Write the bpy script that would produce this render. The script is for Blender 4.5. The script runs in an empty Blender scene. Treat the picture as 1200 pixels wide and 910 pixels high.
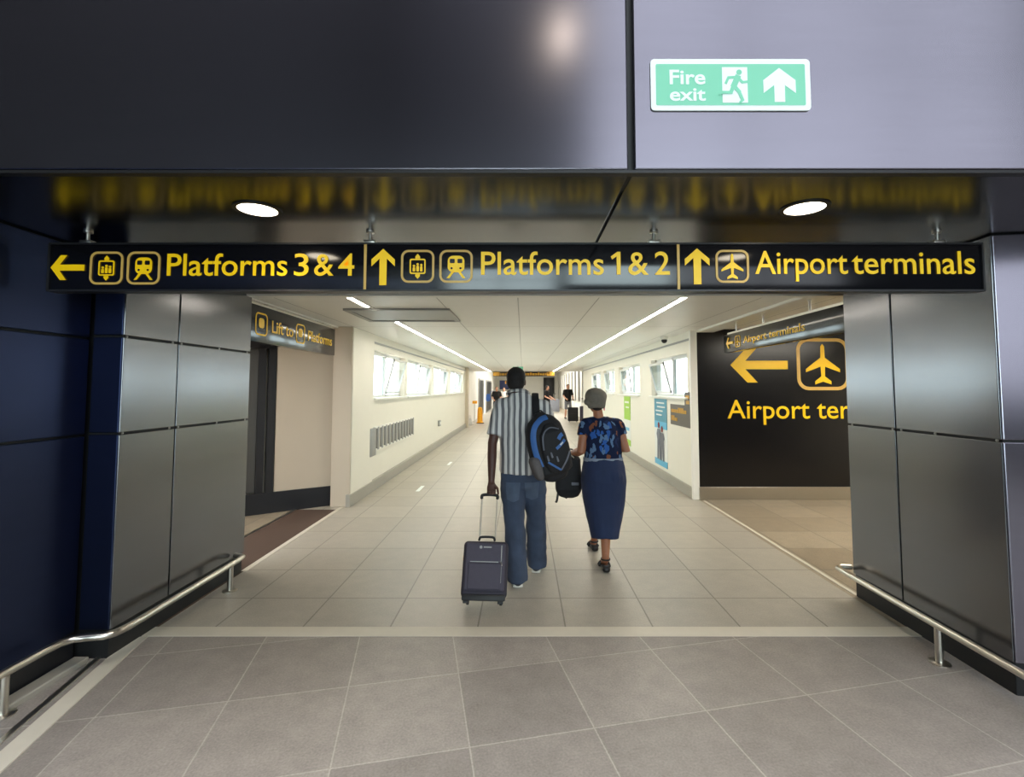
import bpy, bmesh, math, random
from mathutils import Vector, Matrix, noise
from mathutils.bvhtree import BVHTree
R = math.radians
S = bpy.context.scene
COL = S.collection
random.seed(4)

# ------------------------------------------------------------------ camera, world, light, exposure
FPX, CAM_H, PITCH, PPY = 577.0, 1.631, math.atan(577 / 10000 * 1.0033), 455 - 577 * math.tan(math.atan(577 / 10000 * 1.0033))
cam_d = bpy.data.cameras.new('camera')
cam_d.sensor_fit = 'HORIZONTAL'; cam_d.sensor_width = 36.0
cam_d.lens = FPX / 1200 * 36.0
cam_d.shift_x = -13 / 1200
cam_d.shift_y = -(455 - PPY) / 1200
cam_d.clip_start = 0.05; cam_d.clip_end = 200
cam = bpy.data.objects.new('camera', cam_d); COL.objects.link(cam)
cam.location = (0, 0, CAM_H); cam.rotation_euler = (R(90) + PITCH, 0, 0)
S.camera = cam
S.view_settings.view_transform = 'Standard'
S.view_settings.look = 'None'
S.view_settings.gamma = 1.0
S.view_settings.exposure = 0.0
S.view_settings.use_curve_mapping = False
S.cycles.max_bounces = 9
S.cycles.diffuse_bounces = 6
S.cycles.sample_clamp_indirect = 6.0
S.cycles.caustics_reflective = False
S.cycles.caustics_refractive = False
WORLD = 8.0
LED = 40.0
w = bpy.data.worlds.new('overcast_sky'); S.world = w; w.use_nodes = True
wb = w.node_tree.nodes['Background']
wb.inputs['Color'].default_value = (0.94, 0.96, 1.0, 1); wb.inputs['Strength'].default_value = WORLD


def area(name, loc, rot, sx, sy, energy, col, portal=False):
    d = bpy.data.lights.new(name, 'AREA'); d.shape = 'RECTANGLE'; d.size = sx; d.size_y = sy
    d.energy = energy; d.color = col
    if portal: d.cycles.is_portal = True
    o = bpy.data.objects.new(name, d); COL.objects.link(o)
    o.location = loc; o.rotation_euler = rot
    return o


area('hall_fill_light', (1.5, -2.0, 13.6), (0, 0, 0), 7.0, 6.0, 1500, (0.92, 0.95, 1.0))  # unseen fill light added below the hall ceiling to brighten the near floor
area('hall_window_portal', (7.0, -6.95, 7.2), (R(90), 0, 0), 11.0, 11.6, 1, (1, 1, 1), portal=True)
area('fill_window_portal', (-0.65, -6.95, 2.25), (R(90), 0, 0), 3.7, 4.3, 1, (1, 1, 1), portal=True)  # portal for the added opening behind the camera
area('left_window_portal', (-2.66, 13.9, 1.86), (0, R(-90), 0), 0.8, 12.2, 1, (1, 1, 1), portal=True)
area('right_window_portal', (2.76, 12.9, 1.84), (0, R(90), 0), 0.72, 10.8, 1, (1, 1, 1), portal=True)
area('passage_fill_light', (4.6, 5.4, 2.46), (0, 0, 0), 1.8, 1.2, 110, (1.0, 0.93, 0.8))  # unseen area light put in to brighten the side passage
area('lobby_lamp', (-3.7, 4.9, 2.46), (0, 0, 0), 0.8, 0.8, 32, (1.0, 0.92, 0.8))
area('far_hall_lamp', (0.4, 33, 3.1), (0, 0, 0), 4.0, 14.0, 800, (1.0, 0.97, 0.9))


def at(px, py, Y):
    dx = (px - 613) / FPX; dy = (PPY - py) / FPX
    t = Y / (math.cos(PITCH) - dy * math.sin(PITCH))
    return Vector((dx * t, Y, CAM_H + (math.sin(PITCH) + dy * math.cos(PITCH)) * t))


# ------------------------------------------------------------------ materials
def lin(c):
    out = []
    for v in c[:3]:
        v = v / 255.0
        out.append(v / 12.92 if v <= 0.04045 else ((v + 0.055) / 1.055) ** 2.4)
    return tuple(out) + (1.0,)


def M(name, rgb, rough=0.5, metal=0.0, var=0.06, scale=9.0, bump=0.0, bscale=60, spec=0.5, emit=0.0, coat=0.0, aniso=0.0, stretch=None):
    m = bpy.data.materials.new(name); m.use_nodes = True
    nt = m.node_tree; N = nt.nodes; L = nt.links
    b = N['Principled BSDF']
    c = lin(rgb)
    tc = N.new('ShaderNodeTexCoord'); no = N.new('ShaderNodeTexNoise'); no.inputs['Scale'].default_value = scale
    no.inputs['Detail'].default_value = 4
    src = tc.outputs['Object']
    if stretch:
        mp = N.new('ShaderNodeMapping'); mp.inputs['Scale'].default_value = stretch
        L.new(src, mp.inputs['Vector']); src = mp.outputs['Vector']
    L.new(src, no.inputs['Vector'])
    mx = N.new('ShaderNodeMix'); mx.data_type = 'RGBA'
    mx.inputs[6].default_value = tuple(v * (1 - var) for v in c[:3]) + (1,)
    mx.inputs[7].default_value = tuple(min(1, v * (1 + var)) for v in c[:3]) + (1,)
    L.new(no.outputs['Fac'], mx.inputs[0])
    L.new(mx.outputs[2], b.inputs['Base Color'])
    b.inputs['Roughness'].default_value = rough; b.inputs['Metallic'].default_value = metal
    b.inputs['Specular IOR Level'].default_value = spec
    b.inputs['Coat Weight'].default_value = coat; b.inputs['Coat Roughness'].default_value = 0.12
    b.inputs['Anisotropic'].default_value = aniso
    if emit:
        b.inputs['Emission Color'].default_value = c; b.inputs['Emission Strength'].default_value = emit
    if bump:
        n2 = N.new('ShaderNodeTexNoise'); n2.inputs['Scale'].default_value = bscale; n2.inputs['Detail'].default_value = 5
        L.new(src, n2.inputs['Vector'])
        bp = N.new('ShaderNodeBump'); bp.inputs['Strength'].default_value = bump; bp.inputs['Distance'].default_value = 0.01
        L.new(n2.outputs['Fac'], bp.inputs['Height']); L.new(bp.outputs['Normal'], b.inputs['Normal'])
    return m


def tile_mat(name, rgb1, rgb2, grout, ang, off, size=(0.6, 0.6), gap=0.006, rough=0.42, offset=0.0, bump=0.25, mott=1.0):
    m = bpy.data.materials.new(name); m.use_nodes = True
    nt = m.node_tree; N = nt.nodes; L = nt.links; b = N['Principled BSDF']
    tc = N.new('ShaderNodeTexCoord'); mp = N.new('ShaderNodeMapping'); mp.vector_type = 'POINT'
    mp.inputs['Rotation'].default_value = (0, 0, ang)
    mp.inputs['Location'].default_value = (off[0], off[1], 0)
    L.new(tc.outputs['Object'], mp.inputs['Vector'])
    br = N.new('ShaderNodeTexBrick'); br.offset = offset; br.squash = 1.0
    br.inputs['Scale'].default_value = 1.0; br.inputs['Brick Width'].default_value = size[0]; br.inputs['Row Height'].default_value = size[1]
    br.inputs['Mortar Size'].default_value = gap; br.inputs['Mortar Smooth'].default_value = 0.2; br.inputs['Bias'].default_value = 0.0
    br.inputs['Color1'].default_value = lin(rgb1); br.inputs['Color2'].default_value = lin(rgb2); br.inputs['Mortar'].default_value = lin(grout)
    L.new(mp.outputs['Vector'], br.inputs['Vector'])
    no = N.new('ShaderNodeTexNoise'); no.inputs['Scale'].default_value = 7; no.inputs['Detail'].default_value = 8; no.inputs['Roughness'].default_value = 0.65
    L.new(mp.outputs['Vector'], no.inputs['Vector'])
    n3 = N.new('ShaderNodeTexNoise'); n3.inputs['Scale'].default_value = 90; n3.inputs['Detail'].default_value = 3
    L.new(mp.outputs['Vector'], n3.inputs['Vector'])
    ad = N.new('ShaderNodeMath'); ad.operation = 'ADD'; L.new(no.outputs['Fac'], ad.inputs[0]); L.new(n3.outputs['Fac'], ad.inputs[1])
    mr = N.new('ShaderNodeMapRange'); mr.inputs[1].default_value = 0.6; mr.inputs[2].default_value = 1.4
    mr.inputs[3].default_value = 1 - 0.32 * mott; mr.inputs[4].default_value = 1 + 0.26 * mott
    L.new(ad.outputs[0], mr.inputs[0])
    mul = N.new('ShaderNodeMix'); mul.data_type = 'RGBA'; mul.blend_type = 'MULTIPLY'; mul.inputs[0].default_value = 1.0
    L.new(br.outputs['Color'], mul.inputs[6]); L.new(mr.outputs[0], mul.inputs[7])
    L.new(mul.outputs[2], b.inputs['Base Color'])
    rr = N.new('ShaderNodeMapRange'); rr.inputs[3].default_value = rough - 0.08; rr.inputs[4].default_value = rough + 0.1
    L.new(no.outputs['Fac'], rr.inputs[0]); L.new(rr.outputs[0], b.inputs['Roughness'])
    if bump:
        bp = N.new('ShaderNodeBump'); bp.inputs['Strength'].default_value = bump; bp.inputs['Distance'].default_value = 0.004; bp.invert = True
        L.new(br.outputs['Fac'], bp.inputs['Height']); L.new(bp.outputs['Normal'], b.inputs['Normal'])
    return m


def emis(name, rgb, strength):
    m = bpy.data.materials.new(name); m.use_nodes = True
    nt = m.node_tree
    for n in list(nt.nodes):
        if n.type != 'OUTPUT_MATERIAL': nt.nodes.remove(n)
    e = nt.nodes.new('ShaderNodeEmission'); e.inputs['Color'].default_value = lin(rgb); e.inputs['Strength'].default_value = strength
    nt.links.new(e.outputs[0], nt.nodes['Material Output'].inputs[0])
    return m


def glass(name, tint=(240, 250, 250)):
    m = bpy.data.materials.new(name); m.use_nodes = True
    nt = m.node_tree
    for n in list(nt.nodes):
        if n.type != 'OUTPUT_MATERIAL': nt.nodes.remove(n)
    t = nt.nodes.new('ShaderNodeBsdfTransparent'); t.inputs[0].default_value = lin(tint)
    g = nt.nodes.new('ShaderNodeBsdfGlossy'); g.inputs['Roughness'].default_value = 0.02
    lw = nt.nodes.new('ShaderNodeLayerWeight'); lw.inputs[0].default_value = 0.5
    fr = nt.nodes.new('ShaderNodeMath'); fr.operation = 'POWER'; fr.inputs[1].default_value = 4.0
    nt.links.new(lw.outputs['Facing'], fr.inputs[0])
    mx = nt.nodes.new('ShaderNodeMixShader')
    nt.links.new(fr.outputs[0], mx.inputs[0]); nt.links.new(t.outputs[0], mx.inputs[1]); nt.links.new(g.outputs[0], mx.inputs[2])
    nt.links.new(mx.outputs[0], nt.nodes['Material Output'].inputs[0])
    return m


def striped(name, light, dark, freq, rough=0.8):
    m = bpy.data.materials.new(name); m.use_nodes = True
    nt = m.node_tree; N = nt.nodes; L = nt.links; b = N['Principled BSDF']
    tc = N.new('ShaderNodeTexCoord')
    no = N.new('ShaderNodeTexNoise'); no.inputs['Scale'].default_value = 5
    L.new(tc.outputs['Object'], no.inputs['Vector'])
    sp = N.new('ShaderNodeSeparateXYZ'); L.new(tc.outputs['Object'], sp.inputs[0])
    a = N.new('ShaderNodeMath'); a.operation = 'MULTIPLY_ADD'; a.inputs[1].default_value = 0.02
    L.new(no.outputs['Fac'], a.inputs[0]); L.new(sp.outputs[0], a.inputs[2])
    k = N.new('ShaderNodeMath'); k.operation = 'MULTIPLY'; k.inputs[1].default_value = freq; L.new(a.outputs[0], k.inputs[0])
    s = N.new('ShaderNodeMath'); s.operation = 'SINE'; L.new(k.outputs[0], s.inputs[0])
    k2 = N.new('ShaderNodeMath'); k2.operation = 'MULTIPLY'; k2.inputs[1].default_value = freq * 2.7; L.new(a.outputs[0], k2.inputs[0])
    s2 = N.new('ShaderNodeMath'); s2.operation = 'SINE'; L.new(k2.outputs[0], s2.inputs[0])
    sm = N.new('ShaderNodeMath'); sm.operation = 'MULTIPLY_ADD'; sm.inputs[1].default_value = 0.45
    L.new(s2.outputs[0], sm.inputs[0]); L.new(s.outputs[0], sm.inputs[2])
    cr = N.new('ShaderNodeValToRGB')
    cr.color_ramp.elements[0].position = 0.30; cr.color_ramp.elements[0].color = lin(dark)
    cr.color_ramp.elements[1].position = 0.62; cr.color_ramp.elements[1].color = lin(light)
    mr = N.new('ShaderNodeMapRange'); mr.inputs[1].default_value = -1.3; mr.inputs[2].default_value = 1.3
    L.new(sm.outputs[0], mr.inputs[0]); L.new(mr.outputs[0], cr.inputs[0])
    L.new(cr.outputs[0], b.inputs['Base Color']); b.inputs['Roughness'].default_value = rough
    b.inputs['Specular IOR Level'].default_value = 0.2
    return m


def patchy(name, base, cols, scale, rough=0.8, stretch=(1, 1, 1)):
    """patterned cloth: voronoi smears of several colours on a base colour"""
    m = bpy.data.materials.new(name); m.use_nodes = True
    nt = m.node_tree; N = nt.nodes; L = nt.links; b = N['Principled BSDF']
    tc = N.new('ShaderNodeTexCoord'); mp = N.new('ShaderNodeMapping'); mp.inputs['Scale'].default_value = stretch
    mp.inputs['Rotation'].default_value = (0, R(28), 0)
    wn_ = N.new('ShaderNodeTexNoise'); wn_.inputs['Scale'].default_value = 14; L.new(tc.outputs['Object'], wn_.inputs['Vector'])
    ma = N.new('ShaderNodeVectorMath'); ma.operation = 'MULTIPLY_ADD'; ma.inputs[1].default_value = (0.09, 0.09, 0.09)
    L.new(wn_.outputs['Color'], ma.inputs[0]); L.new(tc.outputs['Object'], ma.inputs[2])
    L.new(ma.outputs[0], mp.inputs['Vector'])
    vo = N.new('ShaderNodeTexVoronoi'); vo.inputs['Scale'].default_value = scale; L.new(mp.outputs[0], vo.inputs['Vector'])
    sp = N.new('ShaderNodeSeparateColor'); L.new(vo.outputs['Color'], sp.inputs[0])
    cr = N.new('ShaderNodeValToRGB'); cr.color_ramp.interpolation = 'CONSTANT'
    e = cr.color_ramp.elements
    e[0].position = 0.0; e[0].color = lin(base)
    e[1].position = 0.34; e[1].color = lin(cols[0])
    p = 0.5
    for c in cols[1:]:
        q = e.new(p); q.color = lin(c); p += 0.12
    L.new(sp.outputs[0], cr.inputs[0])
    lt = N.new('ShaderNodeMath'); lt.operation = 'LESS_THAN'; lt.inputs[1].default_value = 0.5; L.new(vo.outputs['Distance'], lt.inputs[0])
    mx = N.new('ShaderNodeMix'); mx.data_type = 'RGBA'; mx.inputs[6].default_value = lin(base)
    L.new(lt.outputs[0], mx.inputs[0]); L.new(cr.outputs[0], mx.inputs[7])
    L.new(mx.outputs[2], b.inputs['Base Color']); b.inputs['Roughness'].default_value = rough
    b.inputs['Specular IOR Level'].default_value = 0.2
    return m


T = {}
T['clad'] = M('dark satin metal cladding', (114, 114, 117), 0.23, 1.0, 0.05, 3.0, stretch=(1, 1, 6))
T['clad_navy'] = M('deep navy satin metal cladding', (44, 52, 80), 0.36, 0.9, 0.05, 3.0, stretch=(1, 1, 6))
T['clad_head'] = M('brushed dark header cladding', (140, 137, 148), 0.2, 1.0, 0.05, 3.0, stretch=(1, 1, 12))
T['soffit'] = M('polished dark soffit panel', (104, 104, 108), 0.22, 1.0, 0.04, 3.0)
T['gap'] = M('black joint backing', (10, 11, 14), 0.6, 0, 0.05)
T['plinth'] = M('black plinth', (22, 23, 28), 0.45, 0, 0.08)
T['steel'] = M('brushed stainless steel', (205, 200, 190), 0.28, 1.0, 0.05, 20, stretch=(1, 1, 14))
T['doorsteel'] = M('dull dark steel door', (96, 94, 90), 0.42, 0.8, 0.1, 5, stretch=(8, 8, 1))
T['screw'] = M('zinc screw', (170, 168, 165), 0.4, 1.0, 0.05)
T['cream'] = M('cream wall paint', (237, 233, 220), 0.45, 0, 0.02, 4)
T['beige'] = M('beige wall panel', (196, 184, 166), 0.5, 0, 0.03, 4)
T['white'] = M('white paint', (240, 239, 232), 0.4, 0, 0.02, 4)
T['greybase'] = M('grey vinyl skirting', (160, 156, 146), 0.4, 0, 0.05, 6)
T['ceil'] = tile_mat('white metal ceiling panels', (247, 247, 243), (243, 243, 238), (176, 176, 172), 0, (0.05, 0.3), (0.78, 2.4), 0.006, 0.38, 0.0, 0.1, 0.12)
T['floor_far'] = tile_mat('beige grey corridor tiles', (178, 172, 160), (168, 162, 151), (128, 122, 112), 0, (-0.29, -0.34), rough=0.36, mott=0.6)
A12 = R(12.3)
T['floor_near'] = tile_mat('grey stone hall tiles', (157, 150, 144), (140, 133, 128), (176, 170, 162), -A12, (-1.461 + 0.6 * 9, -2.94 + 0.6 * 9), gap=0.004, rough=0.42)
T['floor_side'] = tile_mat('streaked tiles browned for reflected light', (164, 152, 132), (146, 133, 114), (120, 112, 98), 0, (-0.29, -0.34), rough=0.34)  # same tile as the corridor; warm reflected light is painted in as brown
T['pale'] = M('pale stone strip', (206, 200, 186), 0.5, 0, 0.06, 12)
T['mat'] = M('brown entrance matting', (78, 60, 50), 0.9, 0, 0.2, 60, bump=0.4, bscale=200)
T['black'] = M('gloss black sign face', (16, 16, 20), 0.14, 0, 0.04, 4, coat=0.3)
T['blackwall'] = M('black wall panel', (13, 12, 15), 0.25, 0, 0.05, 4)
T['yellow'] = M('yellow sign vinyl', (255, 205, 10), 0.4, 0, 0.03, 10)
T['yellow_glow'] = M('faintly glowing yellow sign lettering', (255, 205, 10), 0.4, 0, 0.03, 10, emit=0.16)  # small emission added to make the lettering brighter
T['paleyellow'] = M('pale gold outline vinyl with added glow', (206, 168, 88), 0.4, 0, 0.05, 10, emit=0.12)  # slight glow added so outlines and dividers come out brighter
T['green'] = M('exit sign green', (128, 208, 174), 0.35, 0, 0.03)
T['signwhite'] = M('exit sign white', (240, 248, 246), 0.35, 0, 0.02)
T['led'] = emis('warm led strip light', (255, 246, 230), LED)
T['lamp'] = emis('warm downlight lens', (255, 240, 214), 14)
T['glass'] = glass('clear window glass')
T['glass_hall'] = glass('tinted hall glass', (180, 182, 184))
T['winframe'] = M('white window frame', (226, 228, 226), 0.35, 0, 0.02)
T['greymetal'] = M('grey painted metal', (150, 150, 148), 0.4, 0.2, 0.04)
T['darkmetal'] = M('dark metal', (46, 45, 46), 0.4, 0.5, 0.06)
T['blacksoft'] = M('black nylon cloth', (22, 21, 25), 0.75, 0, 0.15, 40, bump=0.25, bscale=160)
T['blackrubber'] = M('black rubber', (18, 18, 20), 0.55, 0, 0.08)
T['case'] = M('charcoal violet suitcase cloth', (70, 66, 80), 0.75, 0, 0.1, 40, bump=0.2, bscale=220)
T['case_side'] = M('dark suitcase side cloth', (50, 46, 58), 0.75, 0, 0.1, 40, bump=0.2, bscale=220)
T['blue'] = M('blue nylon trim', (62, 106, 170), 0.6, 0, 0.08, 30)
T['greytrim'] = M('grey reflective trim', (110, 112, 122), 0.5, 0, 0.06, 30)
T['mesh'] = M('grey mesh pocket', (98, 92, 92), 0.8, 0, 0.2, 80)
T['skin_dark'] = M('dark brown skin', (82, 52, 42), 0.5, 0, 0.07, 14)
T['skin_brown'] = M('brown skin', (158, 102, 72), 0.5, 0, 0.06, 14)
T['skin_pale'] = M('fair skin', (214, 160, 134), 0.5, 0, 0.05, 14)
T['hair'] = M('black hair', (20, 15, 14), 0.75, 0, 0.2, 60, bump=0.5, bscale=140)
T['hair_brown'] = M('brown hair', (74, 50, 38), 0.7, 0, 0.2, 60, bump=0.4, bscale=120)
T['shirt'] = striped('grey and white striped shirt cloth', (224, 220, 216), (108, 106, 110), 125)
T['jeans'] = M('blue denim', (58, 69, 90), 0.85, 0, 0.6, 7, bump=0.3, bscale=120)
T['jeans_pk'] = M('worn denim pocket', (76, 88, 108), 0.85, 0, 0.25, 18, bump=0.3, bscale=120)
T['blouse'] = patchy('navy patterned blouse cloth', (21, 31, 60), ((30, 44, 80), (48, 92, 164), (128, 80, 58), (92, 120, 156)), 17, stretch=(1.6, 1, 0.7))
T['skirt'] = M('navy denim skirt', (25, 40, 74), 0.8, 0, 0.22, 6, bump=0.2, bscale=120)
T['silver'] = M('silver grey waistband', (128, 138, 156), 0.5, 0, 0.3, 30)
T['cap'] = M('grey knitted cap', (116, 109, 99), 0.9, 0, 0.15, 40, bump=0.6, bscale=90)
T['sole'] = M('white shoe sole', (226, 222, 214), 0.6, 0, 0.05)
T['shoe'] = M('dark grey shoe', (60, 58, 60), 0.6, 0, 0.08)
T['leather'] = M('black sandal leather', (20, 17, 17), 0.4, 0, 0.08)
T['eye'] = M('eye white', (225, 220, 214), 0.25, 0, 0.02)
T['pink'] = M('pink earring', (226, 104, 128), 0.4, 0, 0.05)
T['teal'] = M('teal poster paper', (66, 146, 172), 0.4, 0, 0.06, 5)
T['skyblue'] = M('light blue poster band', (84, 178, 216), 0.4, 0, 0.06, 5)
T['paper'] = M('white poster paper', (232, 234, 230), 0.45, 0, 0.03, 5)
T['lime'] = M('lime green poster paper', (160, 206, 64), 0.45, 0, 0.12, 8)
T['darksign'] = M('dark grey brown sign', (78, 74, 66), 0.35, 0, 0.05)
T['amber'] = M('amber sign vinyl', (206, 156, 44), 0.4, 0, 0.06)
T['orange'] = M('yellow orange plastic', (255, 176, 20), 0.4, 0, 0.05)
T['navy'] = M('navy sign', (30, 44, 96), 0.4, 0, 0.05)
T['red'] = M('dull red cloth', (136, 56, 54), 0.8, 0, 0.1)
T['blackcloth'] = M('black shirt cloth', (22, 21, 24), 0.85, 0, 0.15)
T['greycloth'] = M('grey cloth', (120, 124, 134), 0.85, 0, 0.12)
T['whitecloth'] = M('white shirt cloth', (226, 224, 220), 0.85, 0, 0.05)
T['bluecloth'] = M('blue bag cloth', (70, 110, 190), 0.8, 0, 0.1)
T['asphalt'] = M('hall back wall', (5, 9, 22), 0.8, 0, 0.1)

# ------------------------------------------------------------------ helpers
BASE = {}


def link(o): COL.objects.link(o); return o


def tag(o, label=None, cat=None, group=None, kind=None):
    if label: o['label'] = label
    if cat: o['category'] = cat
    if group: o['group'] = group
    if kind: o['kind'] = kind
    return o


def thing(name, label, cat, loc, group=None, kind=None):
    o = bpy.data.objects.new(name, None); o.empty_display_size = 0.1; link(o)
    o.location = loc; BASE[o.name] = Vector(loc)
    return tag(o, label, cat, group, kind)


def finish(name, me, m, parent=None, smooth=True, ang=38, label=None, base=None):
    for k in (m if isinstance(m, (list, tuple)) else [m]): me.materials.append(k)
    b = base if base is not None else (BASE[parent.name] if parent is not None else None)
    if b is not None: me.transform(Matrix.Translation(-b))
    if smooth:
        me.polygons.foreach_set('use_smooth', [True] * len(me.polygons))
        if ang: me.set_sharp_from_angle(angle=R(ang))
    o = bpy.data.objects.new(name, me); link(o)
    if parent is not None:
        o.parent = parent; BASE[o.name] = BASE[parent.name]
    elif base is not None:
        o.location = base; BASE[o.name] = Vector(base)
    else:
        BASE[o.name] = Vector((0, 0, 0))
    if label: o['label'] = label
    return o


def obj(name, bm, m, parent=None, smooth=True, ang=38, label=None, base=None, mtx=None):
    if mtx is not None: bmesh.ops.transform(bm, matrix=mtx, verts=bm.verts)
    bmesh.ops.recalc_face_normals(bm, faces=bm.faces)
    me = bpy.data.meshes.new(name); bm.to_mesh(me); bm.free()
    return finish(name, me, m, parent, smooth, ang, label, base)


def nb(): return bmesh.new()


def box(bm, x0, x1, y0, y1, z0, z1, bev=0.0, seg=2):
    r = bmesh.ops.create_cube(bm, size=1.0)
    vs = r['verts']
    for v in vs:
        v.co = Vector(((x0 + x1) / 2 + v.co.x * (x1 - x0), (y0 + y1) / 2 + v.co.y * (y1 - y0), (z0 + z1) / 2 + v.co.z * (z1 - z0)))
    if bev:
        es = list({e for v in vs for e in v.link_edges})
        bmesh.ops.bevel(bm, geom=es, offset=bev, segments=seg, affect='EDGES', profile=0.5)
    return bm


def prism(bm, pts, o, ax, ay, th):
    """polygon pts (u,v) in the plane o + u*ax + v*ay, extruded by th along ax x ay"""
    ax = Vector(ax); ay = Vector(ay); n = ax.cross(ay).normalized() * th; o = Vector(o)
    a = [bm.verts.new(o + ax * u + ay * v) for u, v in pts]
    b = [bm.verts.new(o + ax * u + ay * v + n) for u, v in pts]
    k = len(pts)
    bm.faces.new(a[::-1]); bm.faces.new(b)
    for i in range(k): bm.faces.new((a[i], a[(i + 1) % k], b[(i + 1) % k], b[i]))
    return bm


def ring_prism(bm, outer, inner, o, ax, ay, th):
    ax = Vector(ax); ay = Vector(ay); n = ax.cross(ay).normalized() * th; o = Vector(o)
    P = lambda p, d: bm.verts.new(o + ax * p[0] + ay * p[1] + n * d)
    oa = [P(p, 0) for p in outer]; ob = [P(p, 1) for p in outer]; ia = [P(p, 0) for p in inner]; ib = [P(p, 1) for p in inner]
    k = len(outer)
    for i in range(k):
        j = (i + 1) % k
        bm.faces.new((ob[i], ob[j], ib[j], ib[i])); bm.faces.new((oa[i], oa[j], ia[j], ia[i]))
        bm.faces.new((oa[i], oa[j], ob[j], ob[i])); bm.faces.new((ia[i], ia[j], ib[j], ib[i]))
    return bm


def rrect(w, h, r, n=5, cx=0, cy=0):
    out = []
    for sx, sy, a0 in ((1, 1, 0), (-1, 1, 90), (-1, -1, 180), (1, -1, 270)):
        for i in range(n + 1):
            a = R(a0 + 90 * i / n)
            out.append((cx + sx * (w / 2 - r) + r * math.cos(a), cy + sy * (h / 2 - r) + r * math.sin(a)))
    return out


def circ(r, n=16, cx=0, cy=0): return [(cx + r * math.cos(2 * math.pi * i / n), cy + r * math.sin(2 * math.pi * i / n)) for i in range(n)]


def lathe(bm, prof, o, axis=(0, 0, 1), n=24):
    o = Vector(o); az = Vector(axis).normalized(); ax = az.orthogonal().normalized(); ay = az.cross(ax)
    rings = []
    for r, h in prof:
        rings.append([bm.verts.new(o + az * h + (ax * math.cos(2 * math.pi * i / n) + ay * math.sin(2 * math.pi * i / n)) * max(r, 1e-4)) for i in range(n)])
    for a, b in zip(rings, rings[1:]):
        for i in range(n): bm.faces.new((a[i], a[(i + 1) % n], b[(i + 1) % n], b[i]))
    bm.faces.new(rings[0][::-1]); bm.faces.new(rings[-1])
    return bm


def sweep(bm, pts, rad, side=None, n=14, cap=True, exp=2.0):
    """closed tube through pts; rad entries r or (r_side, r_other); rounded ends"""
    pts = [Vector(p) for p in pts]; rad = [(r, r) if isinstance(r, (int, float)) else r for r in rad]
    k = len(pts); rings = []
    sv = Vector(side) if side is not None else None
    tans = []
    for i in range(k):
        t = (pts[min(i + 1, k - 1)] - pts[max(i - 1, 0)])
        tans.append(t.normalized() if t.length > 1e-7 else Vector((0, 0, 1)))
    prev = sv if sv is not None else tans[0].orthogonal()

    def mk(c, t, ra, rb):
        nonlocal prev
        a = (prev - t * prev.dot(t))
        a = a.normalized() if a.length > 1e-6 else t.orthogonal().normalized()
        if sv is None: prev = a
        b = t.cross(a)
        vs = []
        for i in range(n):
            th = 2 * math.pi * i / n; c0, s0 = math.cos(th), math.sin(th)
            c1 = math.copysign(abs(c0) ** (2 / exp), c0); s1 = math.copysign(abs(s0) ** (2 / exp), s0)
            vs.append(bm.verts.new(c + a * (ra * c1) + b * (rb * s1)))
        rings.append(vs)
    if cap:
        ra, rb = rad[0]; e = min(ra, rb)
        for f in (0.94, 0.6): mk(pts[0] - tans[0] * e * f * 0.9, tans[0], ra * math.sqrt(1 - f * f), rb * math.sqrt(1 - f * f))
    for i in range(k): mk(pts[i], tans[i], *rad[i])
    if cap:
        ra, rb = rad[-1]; e = min(ra, rb)
        for f in (0.6, 0.94): mk(pts[-1] + tans[-1] * e * f * 0.9, tans[-1], ra * math.sqrt(1 - f * f), rb * math.sqrt(1 - f * f))
    for a, b in zip(rings, rings[1:]):
        for i in range(n): bm.faces.new((a[i], a[(i + 1) % n], b[(i + 1) % n], b[i]))
    bm.faces.new(rings[0][::-1]); bm.faces.new(rings[-1])
    return bm


def spline(pts, sub=6):
    P = [Vector(p) for p in pts]; out = []
    for i in range(len(P) - 1):
        p0, p1, p2, p3 = P[max(i - 1, 0)], P[i], P[i + 1], P[min(i + 2, len(P) - 1)]
        for j in range(sub):
            t = j / sub
            out.append(0.5 * ((2 * p1) + (-p0 + p2) * t + (2 * p0 - 5 * p1 + 4 * p2 - p3) * t * t + (-p0 + 3 * p1 - 3 * p2 + p3) * t ** 3))
    out.append(P[-1]); return out


def ell(bm, c, r, rot=None, n=14):
    res = bmesh.ops.create_uvsphere(bm, u_segments=n, v_segments=max(6, n // 2 + 2), radius=1.0)
    m = Matrix.Translation(Vector(c)) @ (rot.to_4x4() if rot is not None else Matrix.Identity(4)) @ Matrix.Diagonal((*r, 1))
    bmesh.ops.transform(bm, matrix=m, verts=res['verts'])
    return bm


def remesh(bm, voxel, smooth, wr=None):
    """one continuous surface from overlapping closed shells; wr = (amplitude, scale, stretch) cloth folds"""
    bmesh.ops.recalc_face_normals(bm, faces=bm.faces)
    me = bpy.data.meshes.new('tmp'); bm.to_mesh(me); bm.free()
    o = bpy.data.objects.new('tmp', me); link(o)
    md = o.modifiers.new('r', 'REMESH'); md.mode = 'VOXEL'; md.voxel_size = voxel
    if smooth:
        sm = o.modifiers.new('s', 'SMOOTH'); sm.iterations = smooth; sm.factor = 0.5
    dg = bpy.context.evaluated_depsgraph_get(); dg.update()
    out = bpy.data.meshes.new_from_object(o.evaluated_get(dg))
    bpy.data.objects.remove(o); bpy.data.meshes.remove(me)
    if wr:
        amp, sc, st = wr
        cos = []
        for v in out.vertices:
            p = Vector((v.co.x * st[0], v.co.y * st[1], v.co.z * st[2])) * sc
            d = noise.noise(p) * 0.65 + noise.noise(p * 2.3 + Vector((7, 3, 1))) * 0.35
            cos.append(v.co + v.normal * (d * amp))
        for v, c in zip(out.vertices, cos): v.co = c
        out.update()
    return out


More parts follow.
